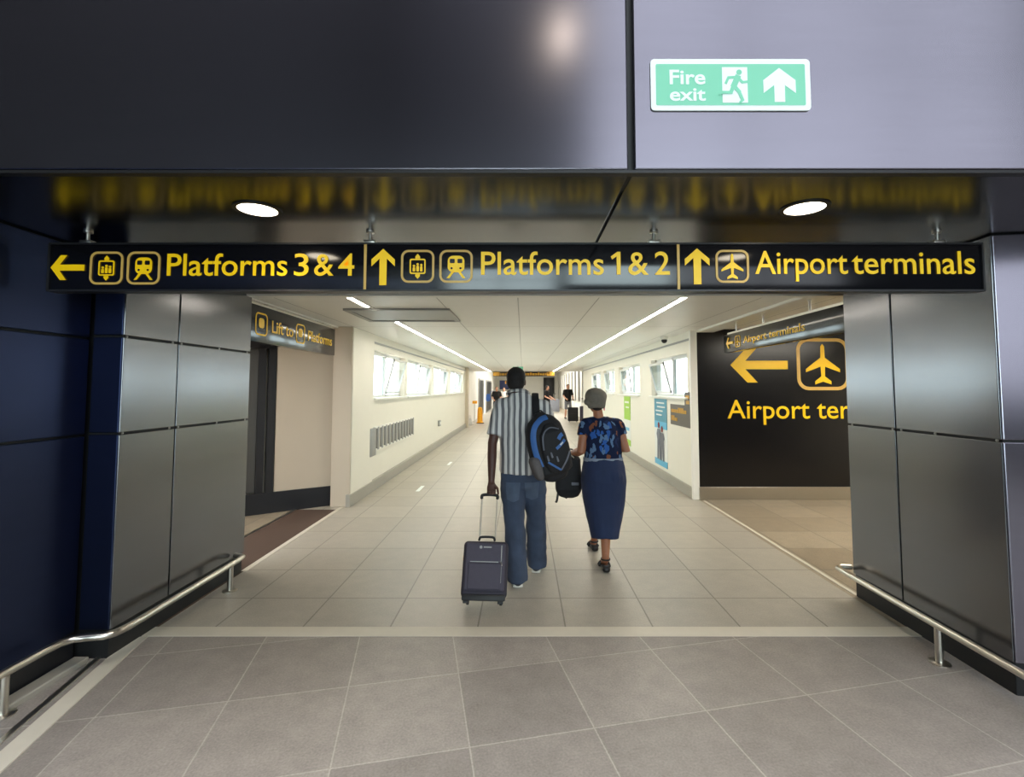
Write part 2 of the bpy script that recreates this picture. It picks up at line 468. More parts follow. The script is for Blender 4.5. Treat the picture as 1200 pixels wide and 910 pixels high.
def bvh(me): return BVHTree.FromPolygons([v.co.copy() for v in me.vertices], [tuple(p.vertices) for p in me.polygons])


def drape(bm, tree, f, nu, nv, off=0.004, thick=0.012, d=Vector((0, 1, 0)), start=1.5):
    """a patch f(u,v)->(x,z) laid on a surface along direction d (default +y)"""
    top, bot, ok = {}, {}, True
    for i in range(nu + 1):
        for j in range(nv + 1):
            x, z = f(i / nu, j / nv)
            o = Vector((x, 0, z)) - d * start + Vector((0, tree_y[0], 0))
            h = tree.ray_cast(o, d)
            if h[0] is None: continue
            top[i, j] = bm.verts.new(h[0] - d * off); bot[i, j] = bm.verts.new(h[0] + d * thick)
    cells = [(i, j) for i in range(nu) for j in range(nv) if all(k in top for k in ((i, j), (i + 1, j), (i, j + 1), (i + 1, j + 1)))]
    cs = set(cells)
    for i, j in cells:
        q = ((i, j), (i + 1, j), (i + 1, j + 1), (i, j + 1))
        bm.faces.new([top[k] for k in q]); bm.faces.new([bot[k] for k in q[::-1]])
        for (a, b, nbr) in ((q[0], q[1], (i, j - 1)), (q[1], q[2], (i + 1, j)), (q[2], q[3], (i, j + 1)), (q[3], q[0], (i - 1, j))):
            if nbr not in cs: bm.faces.new((top[a], top[b], bot[b], bot[a]))
    return bm


tree_y = [0.0]


def ribbon(pts, half):
    """f(u,v) for a band of half width along a 2D polyline"""
    P = [Vector((p[0], p[1], 0)) for p in pts]
    P = spline(P, 8) if len(P) > 2 else P
    n = len(P) - 1

    def f(u, v):
        k = min(int(u * n), n - 1); t = u * n - k
        c = P[k].lerp(P[k + 1], t); a = P[max(k - 1, 0)]; b = P[min(k + 2, n)]
        d = (b - a).normalized(); s = Vector((-d.y, d.x, 0)) * half * (2 * v - 1)
        return c.x + s.x, c.y + s.y
    return f


def copy_tree(o, loc=None):
    c = o.copy(); link(c)
    if loc is not None: c.location = loc
    BASE[c.name] = BASE.get(o.name, Vector((0, 0, 0)))
    for ch in list(o.children):
        d = ch.copy(); link(d); d.parent = c
        for g in list(ch.children):
            e = g.copy(); link(e); e.parent = d
    return c


def text(bm, body, x0, x1, zb, zc, Y, th=0.003, offset=0.006, nrm=None, frame=None):
    """lettering from x0..x1 with baseline zb and capital top zc, standing in the plane y = Y facing -y"""
    cu = bpy.data.curves.new('t', 'FONT'); cu.body = 'P'; cu.resolution_u = 4; cu.offset = offset
    o = bpy.data.objects.new('t', cu); link(o)
    dg = bpy.context.evaluated_depsgraph_get(); dg.update()
    me = bpy.data.meshes.new_from_object(o.evaluated_get(dg)); ph = max(v.co.y for v in me.vertices)
    bpy.data.meshes.remove(me)
    cu.body = body; cu.extrude = 0.01
    dg = bpy.context.evaluated_depsgraph_get(); dg.update()
    me = bpy.data.meshes.new_from_object(o.evaluated_get(dg))
    bpy.data.objects.remove(o)
    xs = [v.co.x for v in me.vertices]; a, b = min(xs), max(xs)
    sx = (x1 - x0) / (b - a); sz = (zc - zb) / ph
    for v in me.vertices:
        v.co = Vector((x0 + (v.co.x - a) * sx, Y - th * (0.5 + v.co.z / 0.02), zb + v.co.y * sz))
    if frame is not None: me.transform(frame)
    bm.from_mesh(me); bpy.data.meshes.remove(me)
    return bm


def words_out(bm, gap, name, m, parent, mtx=None):
    """split one line of lettering into an object per word"""
    seen = set(); comps = []
    for v in bm.verts:
        if v in seen: continue
        stack = [v]; seen.add(v); c = []
        while stack:
            a = stack.pop(); c.append(a)
            for e in a.link_edges:
                o = e.other_vert(a)
                if o not in seen: seen.add(o); stack.append(o)
        comps.append((min(a.co.x for a in c), max(a.co.x for a in c), c))
    comps.sort(key=lambda t: t[0]); words = []
    for x0, x1, c in comps:
        if words and x0 - words[-1][0] < gap: words[-1][0] = max(words[-1][0], x1); words[-1][1].extend(c)
        else: words.append([x1, list(c)])
    for _, vs in words:
        keep = set(vs); b2 = bm.copy(); bm.verts.index_update(); ids = {v.index for v in keep}
        b2.verts.ensure_lookup_table()
        bmesh.ops.delete(b2, geom=[v for i, v in enumerate(b2.verts) if i not in ids], context='VERTS')
        obj(name, b2, m, parent, False, mtx=mtx)
    bm.free()


XA, ZA = (1, 0, 0), (0, 0, 1)          # plane facing -y : ax x ay = (0,-1,0)
ARROW_UP = [(0, .5), (.345, .205), (.345, .02), (.105, .235), (.105, -.5), (-.105, -.5), (-.105, .235), (-.345, .02), (-.345, .205)]
ARROW_LEFT = [(-.5, 0), (-.21, .35), (-.03, .35), (-.24, .085), (.5, .085), (.5, -.085), (-.24, -.085), (-.03, -.35), (-.21, -.35)]
PLANE = [(0, .5), (.045, .44), (.055, .16), (.42, -.12), (.42, -.2), (.055, -.06), (.045, -.3), (.2, -.42), (.2, -.5), (0, -.43),
         (-.2, -.5), (-.2, -.42), (-.045, -.3), (-.055, -.06), (-.42, -.2), (-.42, -.12), (-.055, .16), (-.045, .44)]


def scl(pts, sx, sy, cx=0, cy=0): return [(cx + u * sx, cy + v * sy) for u, v in pts]


# ------------------------------------------------------------------ structure: floor
SOF = 2.49; HDY = 1.915; CEIL = 2.50
XL, XR = -2.42, 2.52           # corridor walls
END = 20.6


def st(name, bm, m, label, smooth=False, cat='room surface'):
    o = obj(name, bm, m, None, smooth); return tag(o, label, cat, None, 'structure')


fy = 3.345
b = nb(); box(b, -6, 14, -7.2, fy, -0.1, 0); st('floor', b, T['floor_near'], 'grey stone tiled floor in front of the pale threshold strip', cat='floor')
b = nb(); box(b, -6, 14, fy, fy + 0.125, -0.1, 0.004); st('trim_1', b, T['pale'], 'pale stone threshold strip across the floor', cat='floor strip')
b = nb(); box(b, -2.50, 2.58, fy + 0.125, 48, -0.1, 0); st('floor_corridor', b, T['floor_far'], 'beige square tiled floor of the corridor', cat='floor')
b = nb(); box(b, 2.58, 14, fy + 0.125, 48, -0.1, 0); st('floor_passage', b, T['floor_side'], 'brownish tiled floor of the side passage by the black wall', cat='floor')
b = nb(); box(b, -8, -3.06, fy + 0.125, 48, -0.1, 0); st('floor_lobby', b, T['floor_side'], 'dim tiled floor left of the brown mat', cat='floor')
b = nb(); box(b, -3.06, -2.50, fy + 0.125, 6.74, -0.1, 0.003); tag(obj('entrance_mat', b, T['mat'], None, False), 'brown entrance matting strip behind the left dark pillar', 'mat')
b = nb(); box(b, -2.52, -2.47, 4.5, 7.0, -0.02, 0.006); st('trim_2', b, T['pale'], 'pale edge strip along the brown mat', cat='floor strip')
b = nb(); box(b, -3.09, -3.05, 4.5, 7.0, -0.02, 0.006); st('trim_3', b, T['steel'], 'thin steel strip on the far side of the brown mat', cat='floor strip')
b = nb(); box(b, -3.06, -2.50, 6.74, 48, -0.1, -0.001); st('floor_verge', b, T['floor_far'], 'tiled floor under the left corridor wall', cat='floor')
b = nb(); box(b, 2.62, 2.655, 3.99, 7.3, -0.02, 0.004); st('trim_14', b, T['pale'], 'thin pale strip along the edge of the side passage floor', cat='floor strip')
# oblique pale strip on the left and the metal strip beside it
e1 = Vector((math.cos(A12), math.sin(A12), 0)); e2 = Vector((-math.sin(A12), math.cos(A12), 0))
b = nb(); p0 = Vector((-2.47, 3.34, 0)); prism(b, [(-.10, -6), (0, -6), (0, 0), (-.10, 0)], p0 + Vector((0, 0, -.02)), e1, e2, 0.026)
st('trim_4', b, T['pale'], 'oblique pale floor strip running from the left pillar to the lower left', cat='floor strip')
b = nb(); prism(b, [(-.17, -6), (-.14, -6), (-.14, -.1), (-.17, -.1)], p0 + Vector((0, 0, -.02)), e1, e2, 0.026)
st('trim_5', b, T['steel'], 'narrow steel strip beside the oblique pale floor strip', cat='floor strip')
b = nb(); box(b, -2.69, -2.60, -3, 3.05, -0.02, 0.03, 0.008); st('trim_6', b, T['greybase'], 'low grey kerb at the foot of the left dark wall', cat='kerb')

# ------------------------------------------------------------------ structure: dark entrance portal
G = 0.007


def panel_x(bm, x, y0, y1, z0, z1, t, face):
    """cladding panel in a plane x = const; face +1: looks to +x"""
    if face > 0: box(bm, x - t, x, y0 + G, y1 - G, z0 + G, z1 - G, 0.004, 2)
    else: box(bm, x, x + t, y0 + G, y1 - G, z0 + G, z1 - G, 0.004, 2)


def panel_y(bm, y, x0, x1, z0, z1, t): box(bm, x0 + G, x1 - G, y, y + t, z0 + G, z1 - G, 0.004, 2)


wl = thing('wall_portal_left', 'dark metal clad pillar on the left of the opening', 'wall', (-2.6, 3.8, 0), None, 'structure')
PLx = -2.495
for (y0, y1) in ((3.06, 3.555), (3.555, 4.50)):
    for (z0, z1) in ((0.17, 1.352), (1.352, 1.958), (1.958, 2.49)):
        b = nb(); panel_x(b, PLx, y0, y1, z0, z1, 0.02, 1); obj('cladding_panel', b, T['clad'], wl, False)
for (z0, z1) in ((0.17, 1.352), (1.352, 1.958), (1.958, 2.49)):
    b = nb(); panel_y(b, 3.06, -2.69, PLx, z0, z1, 0.02); obj('cladding_panel', b, T['clad_navy'], wl, False)
b = nb(); box(b, -2.9, PLx - 0.021, 3.082, 4.497, 0.0, 2.49); obj('backing', b, T['gap'], wl, False)
b = nb(); box(b, -2.72, PLx - 0.035, 3.095, 4.49, 0.0, 0.175); obj('plinth', b, T['plinth'], wl, False)
b = nb()
for z in (1.352, 1.958):
    for y in (3.10, 3.51, 3.60, 4.05, 4.46):
        lathe(b, [(0.009, 0), (0.009, 0.003), (0.004, 0.005)], (PLx - 0.012, y, z), (1, 0, 0), 10)
obj('fixing_screws', b, T['screw'], wl)

ww = thing('wall_left', 'dark navy metal wall running towards the viewer on the left', 'wall', (-2.75, 1.5, 0), None, 'structure')
for (y0, y1) in ((-7, -2.4), (-2.4, 0.5), (0.5, 3.05)):
    for (z0, z1) in ((0.17, 1.345), (1.345, 1.941), (1.941, 2.49)):
        b = nb(); panel_x(b, -2.69, y0, y1, z0, z1, 0.02, 1); obj('cladding_panel', b, T['clad_navy'], ww, False)
b = nb(); box(b, -3.0, -2.711, -7, 3.05, 0, 2.49); box(b, -3.0, -2.69, -7, HDY, 2.49, 14); obj('backing', b, T['gap'], ww, False)
b = nb(); box(b, -2.75, -2.70, -7, 3.05, 0, 0.175); obj('plinth', b, T['plinth'], ww, False)

wr = thing('wall_portal_right', 'dark metal clad pillar on the right of the opening', 'wall', (2.7, 3.3, 0), None, 'structure')
PRx = 2.607
for (y0, y1) in ((2.70, 3.47), (3.47, 3.985)):
    for (z0, z1) in ((0.17, 1.345), (1.345, 2.49)):
        b = nb(); panel_x(b, PRx, y0, y1, z0, z1, 0.02, -1); obj('cladding_panel', b, T['clad'], wr, False)
b = nb(); box(b, PRx + 0.021, 3.0, 2.72, 3.98, 0, 2.49); obj('backing', b, T['gap'], wr, False)
b = nb(); box(b, PRx + 0.035, 2.9, 2.73, 3.97, 0, 0.175); obj('plinth', b, T['plinth'], wr, False)
b = nb()
for y in (2.74, 3.15, 3.43, 3.51, 3.94): lathe(b, [(0.009, 0), (0.009, 0.003), (0.004, 0.005)], (PRx + 0.012, y, 1.345), (-1, 0, 0), 10)
obj('fixing_screws', b, T['screw'], wr)

# frontal wing wall on the right, turned a little away
wf = thing('wall_right', 'blue grey metal wall at the right edge beside the dark pillar', 'wall', (3.2, 2.65, 0), None, 'structure')
rot = Matrix.Translation((PRx, 2.70, 0)) @ Matrix.Rotation(R(-9), 4, 'Z')
for (z0, z1) in ((0.17, 1.345), (1.345, 2.49)):
    for (x0, x1) in ((0.0, 1.3), (1.3, 2.6)):
        b = nb(); panel_y(b, 0.0, x0, x1, z0, z1, 0.02); obj('cladding_panel', b, T['clad_head'], wf, False, mtx=rot)
b = nb(); box(b, 0.02, 11, 0.022, 0.25, 0, 2.49); obj('backing', b, T['gap'], wf, False, mtx=rot)

# header above the opening
wh = thing('wall_header', 'dark brushed metal header above the opening', 'wall', (0, 2.0, 2.5), None, 'structure')
SEAM = 0.432
for (x0, x1) in ((-2.69, SEAM), (SEAM, 3.6), (3.6, 6.8)):
    b = nb(); box(b, x0 + 0.012, x1 - 0.012, HDY, HDY + 0.025, SOF + 0.012, 4.0, 0.006, 2); obj('header_panel', b, T['clad_head'], wh, False)
b = nb(); box(b, -2.69, 13, HDY + 0.027, HDY + 0.2, SOF + 0.005, 14); obj('backing', b, T['gap'], wh, False)
b = nb(); box(b, -2.69, 6.8, HDY - 0.004, HDY + 0.03, SOF - 0.004, SOF + 0.008); obj('edge_strip', b, T['darkmetal'], wh, False)
b = nb(); box(b, -2.69, 13, HDY + 0.001, HDY + 0.026, 4.0, 14); obj('upper_facing', b, T['clad_head'], wh, False)

cs = thing('ceiling_soffit', 'polished dark metal soffit above the hanging sign', 'ceiling', (0, 3.2, SOF), None, 'structure')
for (x0, x1) in ((-3.0, SEAM), (SEAM, 3.4)):
    b = nb(); box(b, x0 + 0.008, x1 - 0.008, HDY + 0.03, 4.40, SOF, SOF + 0.02, 0.003); obj('soffit_panel', b, T['soffit'], cs, False)
b = nb(); box(b, -3.0, 13, HDY + 0.2, 4.41, SOF + 0.022, SOF + 0.3); obj('backing', b, T['gap'], cs, False)
b = nb(); box(b, 3.4, 13, HDY + 0.03, 4.41, SOF, SOF + 0.02); obj('side_soffit', b, T['soffit'], cs, False)
b = nb(); box(b, -3.0, 6.6, 4.40, 4.50, SOF - 0.024, SOF + 0.05, 0.004); st('trim_7', b, T['white'], 'white trim where the dark soffit meets the corridor ceiling', cat='ceiling trim')

# hall behind the viewer
b = nb(); box(b, -3, 14, -7.4, HDY + 0.2, 14, 14.2); st('ceiling_hall', b, T['asphalt'], 'dark high ceiling of the hall', cat='ceiling')
b = nb(); box(b, 13, 13.3, -7.4, 3.5, 0, 14); st('wall_hall_side', b, T['asphalt'], 'dark side wall of the hall', cat='wall')
b = nb()
box(b, -3, 1.5, -7.4, -7.1, 4.4, 14); box(b, -3, -2.5, -7.4, -7.1, 0, 4.4); box(b, 1.2, 1.5, -7.4, -7.1, 0, 4.4); box(b, -2.5, 1.2, -7.4, -7.1, 0, 0.1); box(b, 12.5, 13, -7.4, -7.1, 0, 14); box(b, 1.5, 12.5, -7.4, -7.1, 0, 1.4); box(b, 1.5, 12.5, -7.4, -7.1, 13.0, 14)
st('wall_back', b, T['asphalt'], 'dark back wall of the hall around the big window', cat='wall')
wn = thing('window_9', 'tall glazed hall window behind the viewer', 'window', (7.3, -7.2, 1.4), None, 'structure')
b = nb()
for x in (1.5, 5.1, 8.75, 12.4): box(b, x, x + 0.1, -7.3, -7.18, 1.4, 13.0)
for z in (1.4, 5.2, 9.1, 12.92): box(b, 1.5, 12.5, -7.3, -7.18, z, z + 0.08)
obj('frame', b, T['darkmetal'], wn, False)
b = nb(); box(b, 1.5, 12.5, -7.25, -7.244, 5.2, 13.0); obj('pane', b, T['glass_hall'], wn, False)
b = nb(); box(b, 1.5, 5.15, -7.25, -7.244, 1.4, 5.2); obj('pane', b, T['glass'], wn, False)  # left clear to throw more light on the figures' backs
b = nb(); box(b, 5.15, 12.5, -7.25, -7.244, 1.4, 5.2); obj('pane', b, T['glass_hall'], wn, False)
wn = thing('window_10', 'glazed hall entrance behind the viewer', 'window', (-0.65, -7.2, 0.1), None, 'structure')  # made-up opening, lets in sky light for the people's backs
b = nb()
for x in (-2.5, -0.7, 1.12): box(b, x, x + 0.08, -7.3, -7.18, 0.1, 4.4)
for z in (0.1, 2.3, 4.32): box(b, -2.5, 1.2, -7.3, -7.18, z, z + 0.08)
obj('frame', b, T['darkmetal'], wn, False)
b = nb(); box(b, -2.5, 1.2, -7.25, -7.244, 0.1, 4.4); obj('pane', b, T['glass'], wn, False)

# ------------------------------------------------------------------ structure: corridor
b = nb(); box(b, -2.62, 2.60, 4.50, 25.0, CEIL, CEIL + 0.12); st('ceiling', b, T['ceil'], 'white panelled corridor ceiling', cat='ceiling')
b = nb(); box(b, 2.60, 2.86, 4.50, 7.36, CEIL - 0.03, CEIL + 0.09, 0.01); st('trim_8', b, T['white'], 'white ceiling edge beam above the side passage', cat='ceiling trim')
b = nb(); box(b, 2.86, 6.7, 4.40, 7.6, CEIL + 0.02, CEIL + 0.14); st('ceiling_passage', b, T['ceil'], 'white ceiling of the side passage on the right', cat='ceiling')
b = nb(); box(b, -2.80, -2.60, 4.50, 7.1, CEIL - 0.02, CEIL + 0.1, 0.01); st('trim_9', b, T['white'], 'white ceiling edge beam above the brown mat', cat='ceiling trim')
b = nb(); box(b, -6.2, -2.80, 4.40, 7.6, CEIL + 0.02, CEIL + 0.14); st('ceiling_lobby', b, T['ceil'], 'ceiling of the lobby on the left', cat='ceiling')


def pierced(x0, x1, y0, y1, z1, wins, zb, zt):
    b = nb()
    box(b, x0, x1, y0, y1, 0, zb); box(b, x0, x1, y0, y1, zt, z1)
    edges = [y0] + [v for wv in wins for v in wv] + [y1]
    for i in range(0, len(edges), 2):
        if edges[i + 1] - edges[i] > 1e-4: box(b, x0, x1, edges[i], edges[i + 1], zb, zt)
    return b


WL = [(7.98, 10.08), (10.3, 13.15), (13.35, 16.15), (16.4, 19.95)]
WR = [(7.56, 9.68), (10.65, 12.95), (13.6, 15.5), (16.0, 18.2)]
st('wall_corridor_left', pierced(XL - 0.2, XL, 7.9, END, CEIL, WL, 1.47, 2.25), T['cream'], 'cream corridor wall with a row of bright windows on the left', cat='wall')
st('wall_corridor_right', pierced(XR, XR + 0.2, 7.38, END, CEIL, WR, 1.49, 2.18), T['cream'], 'cream corridor wall with posters on the right', cat='wall')
b = nb(); box(b, XL - 0.2, XL + 0.028, 6.93, 7.9, 0, CEIL, 0.004); st('wall_corridor_cheek', b, T['cream'], 'plain cream wall return before the left windows', cat='wall')
b = nb(); box(b, 2.50, 2.60, 7.34, 7.40, 0, CEIL, 0.004); st('trim_10', b, T['white'], 'white corner post beside the black sign wall', cat='corner post')
b = nb(); box(b, -2.665, -2.40, 6.90, 7.2, 0, CEIL, 0.004)
st('trim_11', b, T['beige'], 'beige corner post between the beige panel and the cream wall', cat='corner post')
for nm, x0, x1, y0, lab in (('baseboard_left', XL - 0.02, XL + 0.04, 6.86, 'grey skirting along the left corridor wall'), ('baseboard_right', XR - 0.02, XR + 0.02, 7.4, 'grey skirting along the right corridor wall')):
    b = nb(); box(b, x0, x1, y0, END, 0, 0.17, 0.006); st(nm, b, T['greybase'], lab, cat='baseboard')
b = nb(); box(b, XL - 0.02, XL + 0.012, 7.9, END, 2.36, 2.39); st('trim_12', b, T['greymetal'], 'thin shadow rail under the ceiling on the left', cat='trim')
b = nb(); box(b, XR - 0.012, XR + 0.02, 7.4, END, 2.36, 2.39); st('trim_13', b, T['greymetal'], 'thin shadow rail under the ceiling on the right', cat='trim')


def window(i, side, y0, y1, z0, z1, tilt, lab):
    x = XL if side < 0 else XR
    d = -side                                   # direction towards the corridor
    o = thing('window_%d' % i, lab, 'window', (x, (y0 + y1) / 2, z0), None, 'structure')
    xi, xo = x - d * 0.10, x - d * 0.16
    b = nb()
    f = 0.05
    ym = y0 + (y1 - y0) * 0.5
    X0, X1 = min(xi, xo), max(xi, xo)
    for a, c in ((y0, y0 + f), (y1 - f, y1), (ym - f / 2, ym + f / 2)): box(b, X0, X1, a, c, z0, z1)
    for a, c in ((z0, z0 + f), (z1 - f, z1)): box(b, X0, X1, y0, y1, a, c)
    obj('frame', b, T['winframe'], o, False)
    b = nb(); xs = [x - d * 0.2, x + d * 0.05]; box(b, min(xs), max(xs), y0 - 0.03, y1 + 0.03, z0 - 0.03, z0 + 0.004, 0.004); obj('sill', b, T['white'], o)
    b = nb(); box(b, X0 + 0.027, X1 - 0.027, y0 + f, ym - f / 2, z0 + f, z1 - f); obj('pane', b, T['glass'], o, False)
    # second light: a sash tilted inwards
    s0, s1 = ym + f / 2 + 0.01, y1 - f - 0.01
    hb = z0 + f + 0.01; ht = z1 - f - 0.01
    mt = Matrix.Translation((xi, 0, hb)) @ Matrix.Rotation(R(tilt) * d, 4, 'Y')
    b = nb()
    for a, c in ((s0, s0 + .04), (s1 - .04, s1)): box(b, -.03, .0, a, c, 0, ht - hb)
    for a, c in ((0, .04), (ht - hb - .04, ht - hb)): box(b, -.03, .0, s0, s1, a, c)
    sash = obj('sash', b, T['winframe'], o, False, mtx=mt)
    b = nb(); box(b, -.018, -.012, s0 + .04, s1 - .04, .04, ht - hb - .04); obj('pane', b, T['glass'], sash, False, mtx=mt)


ords = ('nearest', 'second', 'third', 'farthest')
for i, (a, c) in enumerate(WL): window(i + 1, -1, a, c, 1.47, 2.25, 14 if i == 0 else 6, ords[i] + ' window in the left corridor wall')
for i, (a, c) in enumerate(WR): window(i + 5, 1, a, c, 1.49, 2.18, 14 if i == 0 else 6, ords[i] + ' window in the right corridor wall')

# black sign wall on the right, with its steel skirting
b = nb(); box(b, 2.60, 6.6, 7.36, 7.56, 0.0, CEIL + 0.02); st('wall_passage_back', b, T['blackwall'], 'black wall facing the viewer on the right', cat='wall')
b = nb(); box(b, 2.59, 6.6, 7.335, 7.362, 0.0, 0.185, 0.004); st('baseboard_passage', b, T['steel'], 'steel skirting under the black sign wall', cat='baseboard')
b = nb(); box(b, 6.6, 6.8, 2.9, 7.56, 0, CEIL + 0.02); st('wall_passage_side', b, T['cream'], 'cream wall at the far right of the side passage', cat='wall')

# left lobby: slanted beige wall with a dark framed steel panel
dv = Vector((-2.655 + 3.412, 7.037 - 6.518, 0)).normalized(); nv_ = Vector((dv.y, -dv.x, 0)); o0 = Vector((-2.655, 7.037, 0))
fr = Matrix(((dv.x, -nv_.x, 0, o0.x), (dv.y, -nv_.y, 0, o0.y), (0, 0, 1, 0), (0, 0, 0, 1)))    # local x along wall (to the right), local -y faces the viewer
b = nb(); box(b, -0.78, 0.0, 0, 0.12, 0, CEIL + 0.03); box(b, -3.4, -0.78, 0.10, 0.2, 0, CEIL + 0.03); box(b, -3.4, -0.78, 0, 0.1, 2.30, CEIL + 0.03)
tag(obj('wall_lobby', b, T['beige'], None, False, mtx=fr), 'slanted beige wall panel behind the left pillar', 'wall', None, 'structure')
b = nb(); box(b, -3.4, 0.0, -0.02, 0.01, 0, 0.27, 0.003); tag(obj('baseboard_lobby', b, T['plinth'], None, False, mtx=fr), 'dark skirting under the slanted beige wall', 'baseboard', None, 'structure')
dr = thing('door_1', 'dark framed steel lift door behind the left pillar', 'door', fr @ Vector((-1.5, 0, 0)), None, 'structure')
b = nb()
for a in (-0.88, -1.0, -2.5): box(b, a, a + 0.09, -0.015, 0.1, 0.27, 2.30)
box(b, -2.5, -0.79, -0.015, 0.1, 2.16, 2.30)
obj('frame', b, T['darkmetal'], dr, False, mtx=fr)
for a, c in ((-2.41, -1.72), (-1.70, -1.0)):
    b = nb(); box(b, a, c, 0.05, 0.09, 0.27, 2.16); obj('door_leaf', b, T['doorsteel'], dr, False, mtx=fr)
b = nb(); box(b, -6.2, -6.0, 3.0, 7.6, 0, CEIL + 0.03); box(b, -6.0, -2.9, 3.0, 3.1, 0, CEIL + 0.03); st('wall_lobby_side', b, T['beige'], 'beige wall closing the lobby on the left', cat='wall')

# corridor end hall
b = nb(); box(b, -2.7, -2.5, END, 46, 0, 3.2); st('wall_far_left', b, T['white'], 'white wall beyond the left windows', cat='wall')
b = nb(); box(b, 3.25, 3.4, END, 46, 0, 3.2); box(b, 2.52, 3.4, END, END + 0.1, 0, 3.2); st('wall_far_right', b, T['white'], 'white wall beyond the right windows', cat='wall')
b = nb(); box(b, -2.7, 3.4, 45.9, 46.1, 0, 3.2); st('wall_far_end', b, T['white'], 'white wall at the far end of the corridor', cat='wall')
b = nb(); box(b, -2.7, 3.4, 25.0, 46, 3.12, 3.3); st('ceiling_far', b, T['white'], 'white ceiling beyond the amber sign', cat='ceiling')
b = nb(); box(b, -2.7, 3.4, 24.95, 25.05, CEIL, 3.2); box(b, 2.52, 3.4, END, 25.0, CEIL, 2.62); st('ceiling_drop', b, T['white'], 'white ceiling step above the amber sign', cat='ceiling')
b = nb(); box(b, -2.5, -2.30, END, END + 0.35, 0, CEIL, 0.01); st('pillar', b, T['beige'], 'slim beige post at the end of the left window wall', cat='pillar')

# ------------------------------------------------------------------ lights in the ceiling
def led(y0, y1, x, lab):
    o = thing('strip_light', lab, 'light', (x, (y0 + y1) / 2, CEIL), 'recessed ceiling strip lights')
    b = nb(); box(b, x - 0.026, x + 0.026, y0, y1, CEIL - 0.006, CEIL - 0.0005); obj('diffuser', b, T['led'], o, False)
    b = nb()
    for a in (x - 0.038, x + 0.028): box(b, a, a + 0.010, y0, y1, CEIL - 0.010, CEIL - 0.0005)
    obj('trim', b, T['white'], o, False)


led(4.55, 24.9, 1.53, 'long warm strip light along the right side of the corridor ceiling')
led(4.55, 5.19, -1.65, 'short piece of strip light between hanging sign and ceiling hatch')
led(6.42, 24.9, -1.65, 'long warm strip light along the left side of the corridor ceiling')

hv = thing('ceiling_hatch', 'grey recessed rectangular hatch in the ceiling between the left strip lights', 'ceiling hatch', (-1.35, 5.8, CEIL))
b = nb(); ring_prism(b, [(-.58, -.47), (.58, -.47), (.58, .47), (-.58, .47)], [(-.52, -.41), (.52, -.41), (.52, .41), (-.52, .41)], (-1.38, 5.78, CEIL + 0.0), (1, 0, 0), (0, 1, 0), -0.022); obj('frame', b, T['greymetal'], hv, False)
b = nb(); box(b, -1.90, -0.86, 5.37, 6.19, CEIL - 0.012, CEIL + 0.001); obj('panel', b, T['greymetal'], hv, False)

for px, py, lab in ((302, 245, 'round warm downlight in the dark soffit above the left half of the sign'), (943, 243.5, 'round warm downlight in the dark soffit above the right half of the sign')):
    dx = (px - 613) / FPX; dy = (PPY - py) / FPX
    vz = math.sin(PITCH) + dy * math.cos(PITCH); vy = math.cos(PITCH) - dy * math.sin(PITCH)
    t = (SOF - CAM_H) / vz; c = Vector((dx * t, vy * t, SOF))
    o = thing('downlight', lab, 'light', c, 'downlights in the dark soffit')
    b = nb(); ring_prism(b, circ(0.108, 32), circ(0.088, 32), c, (1, 0, 0), (0, -1, 0), 0.006); obj('trim_ring', b, T['darkmetal'], o)
    b = nb(); lathe(b, [(0.088, 0), (0.088, 0.003), (0.05, 0.004)], c, (0, 0, -1), 32); obj('lens', b, T['lamp'], o)
    d = bpy.data.lights.new('downlight_beam', 'SPOT'); d.energy = 70; d.spot_size = R(120); d.spot_blend = 0.8; d.color = (1, 0.88, 0.7); d.shadow_soft_size = 0.08
    q = bpy.data.objects.new('downlight_beam', d); link(q); q.location = c + Vector((0, 0, -0.02))

d = bpy.data.lights.new('hall_spot', 'POINT'); d.energy = 9; d.color = (1, 0.85, 0.62); d.shadow_soft_size = 0.09
q = bpy.data.objects.new('hall_spot', d); link(q); q.location = (0.45, -1.5, 5.6)

# ------------------------------------------------------------------ hanging direction sign
SY = 2.62
a0 = at(56, 340, SY); a1 = at(1150, 285.5, SY)
hs = thing('hanging_sign', 'long black hanging sign with yellow arrows and lettering across the opening', 'sign', (0, SY, a0.z))
b = nb(); box(b, a0.x, a1.x, SY, SY + 0.06, a0.z, a1.z, 0.003); obj('sign_board', b, T['black'], hs)
b = nb()
for z0, z1 in ((a0.z - 0.006, a0.z + 0.004), (a1.z - 0.004, a1.z + 0.006)): box(b, a0.x - 0.004, a1.x + 0.004, SY - 0.006, SY + 0.066, z0, z1)
for x0 in (a0.x - 0.006, a1.x - 0.004): box(b, x0, x0 + 0.01, SY - 0.006, SY + 0.066, a0.z, a1.z)
obj('edge_frame', b, T['darkmetal'], hs, False)
Yf = SY - 0.001


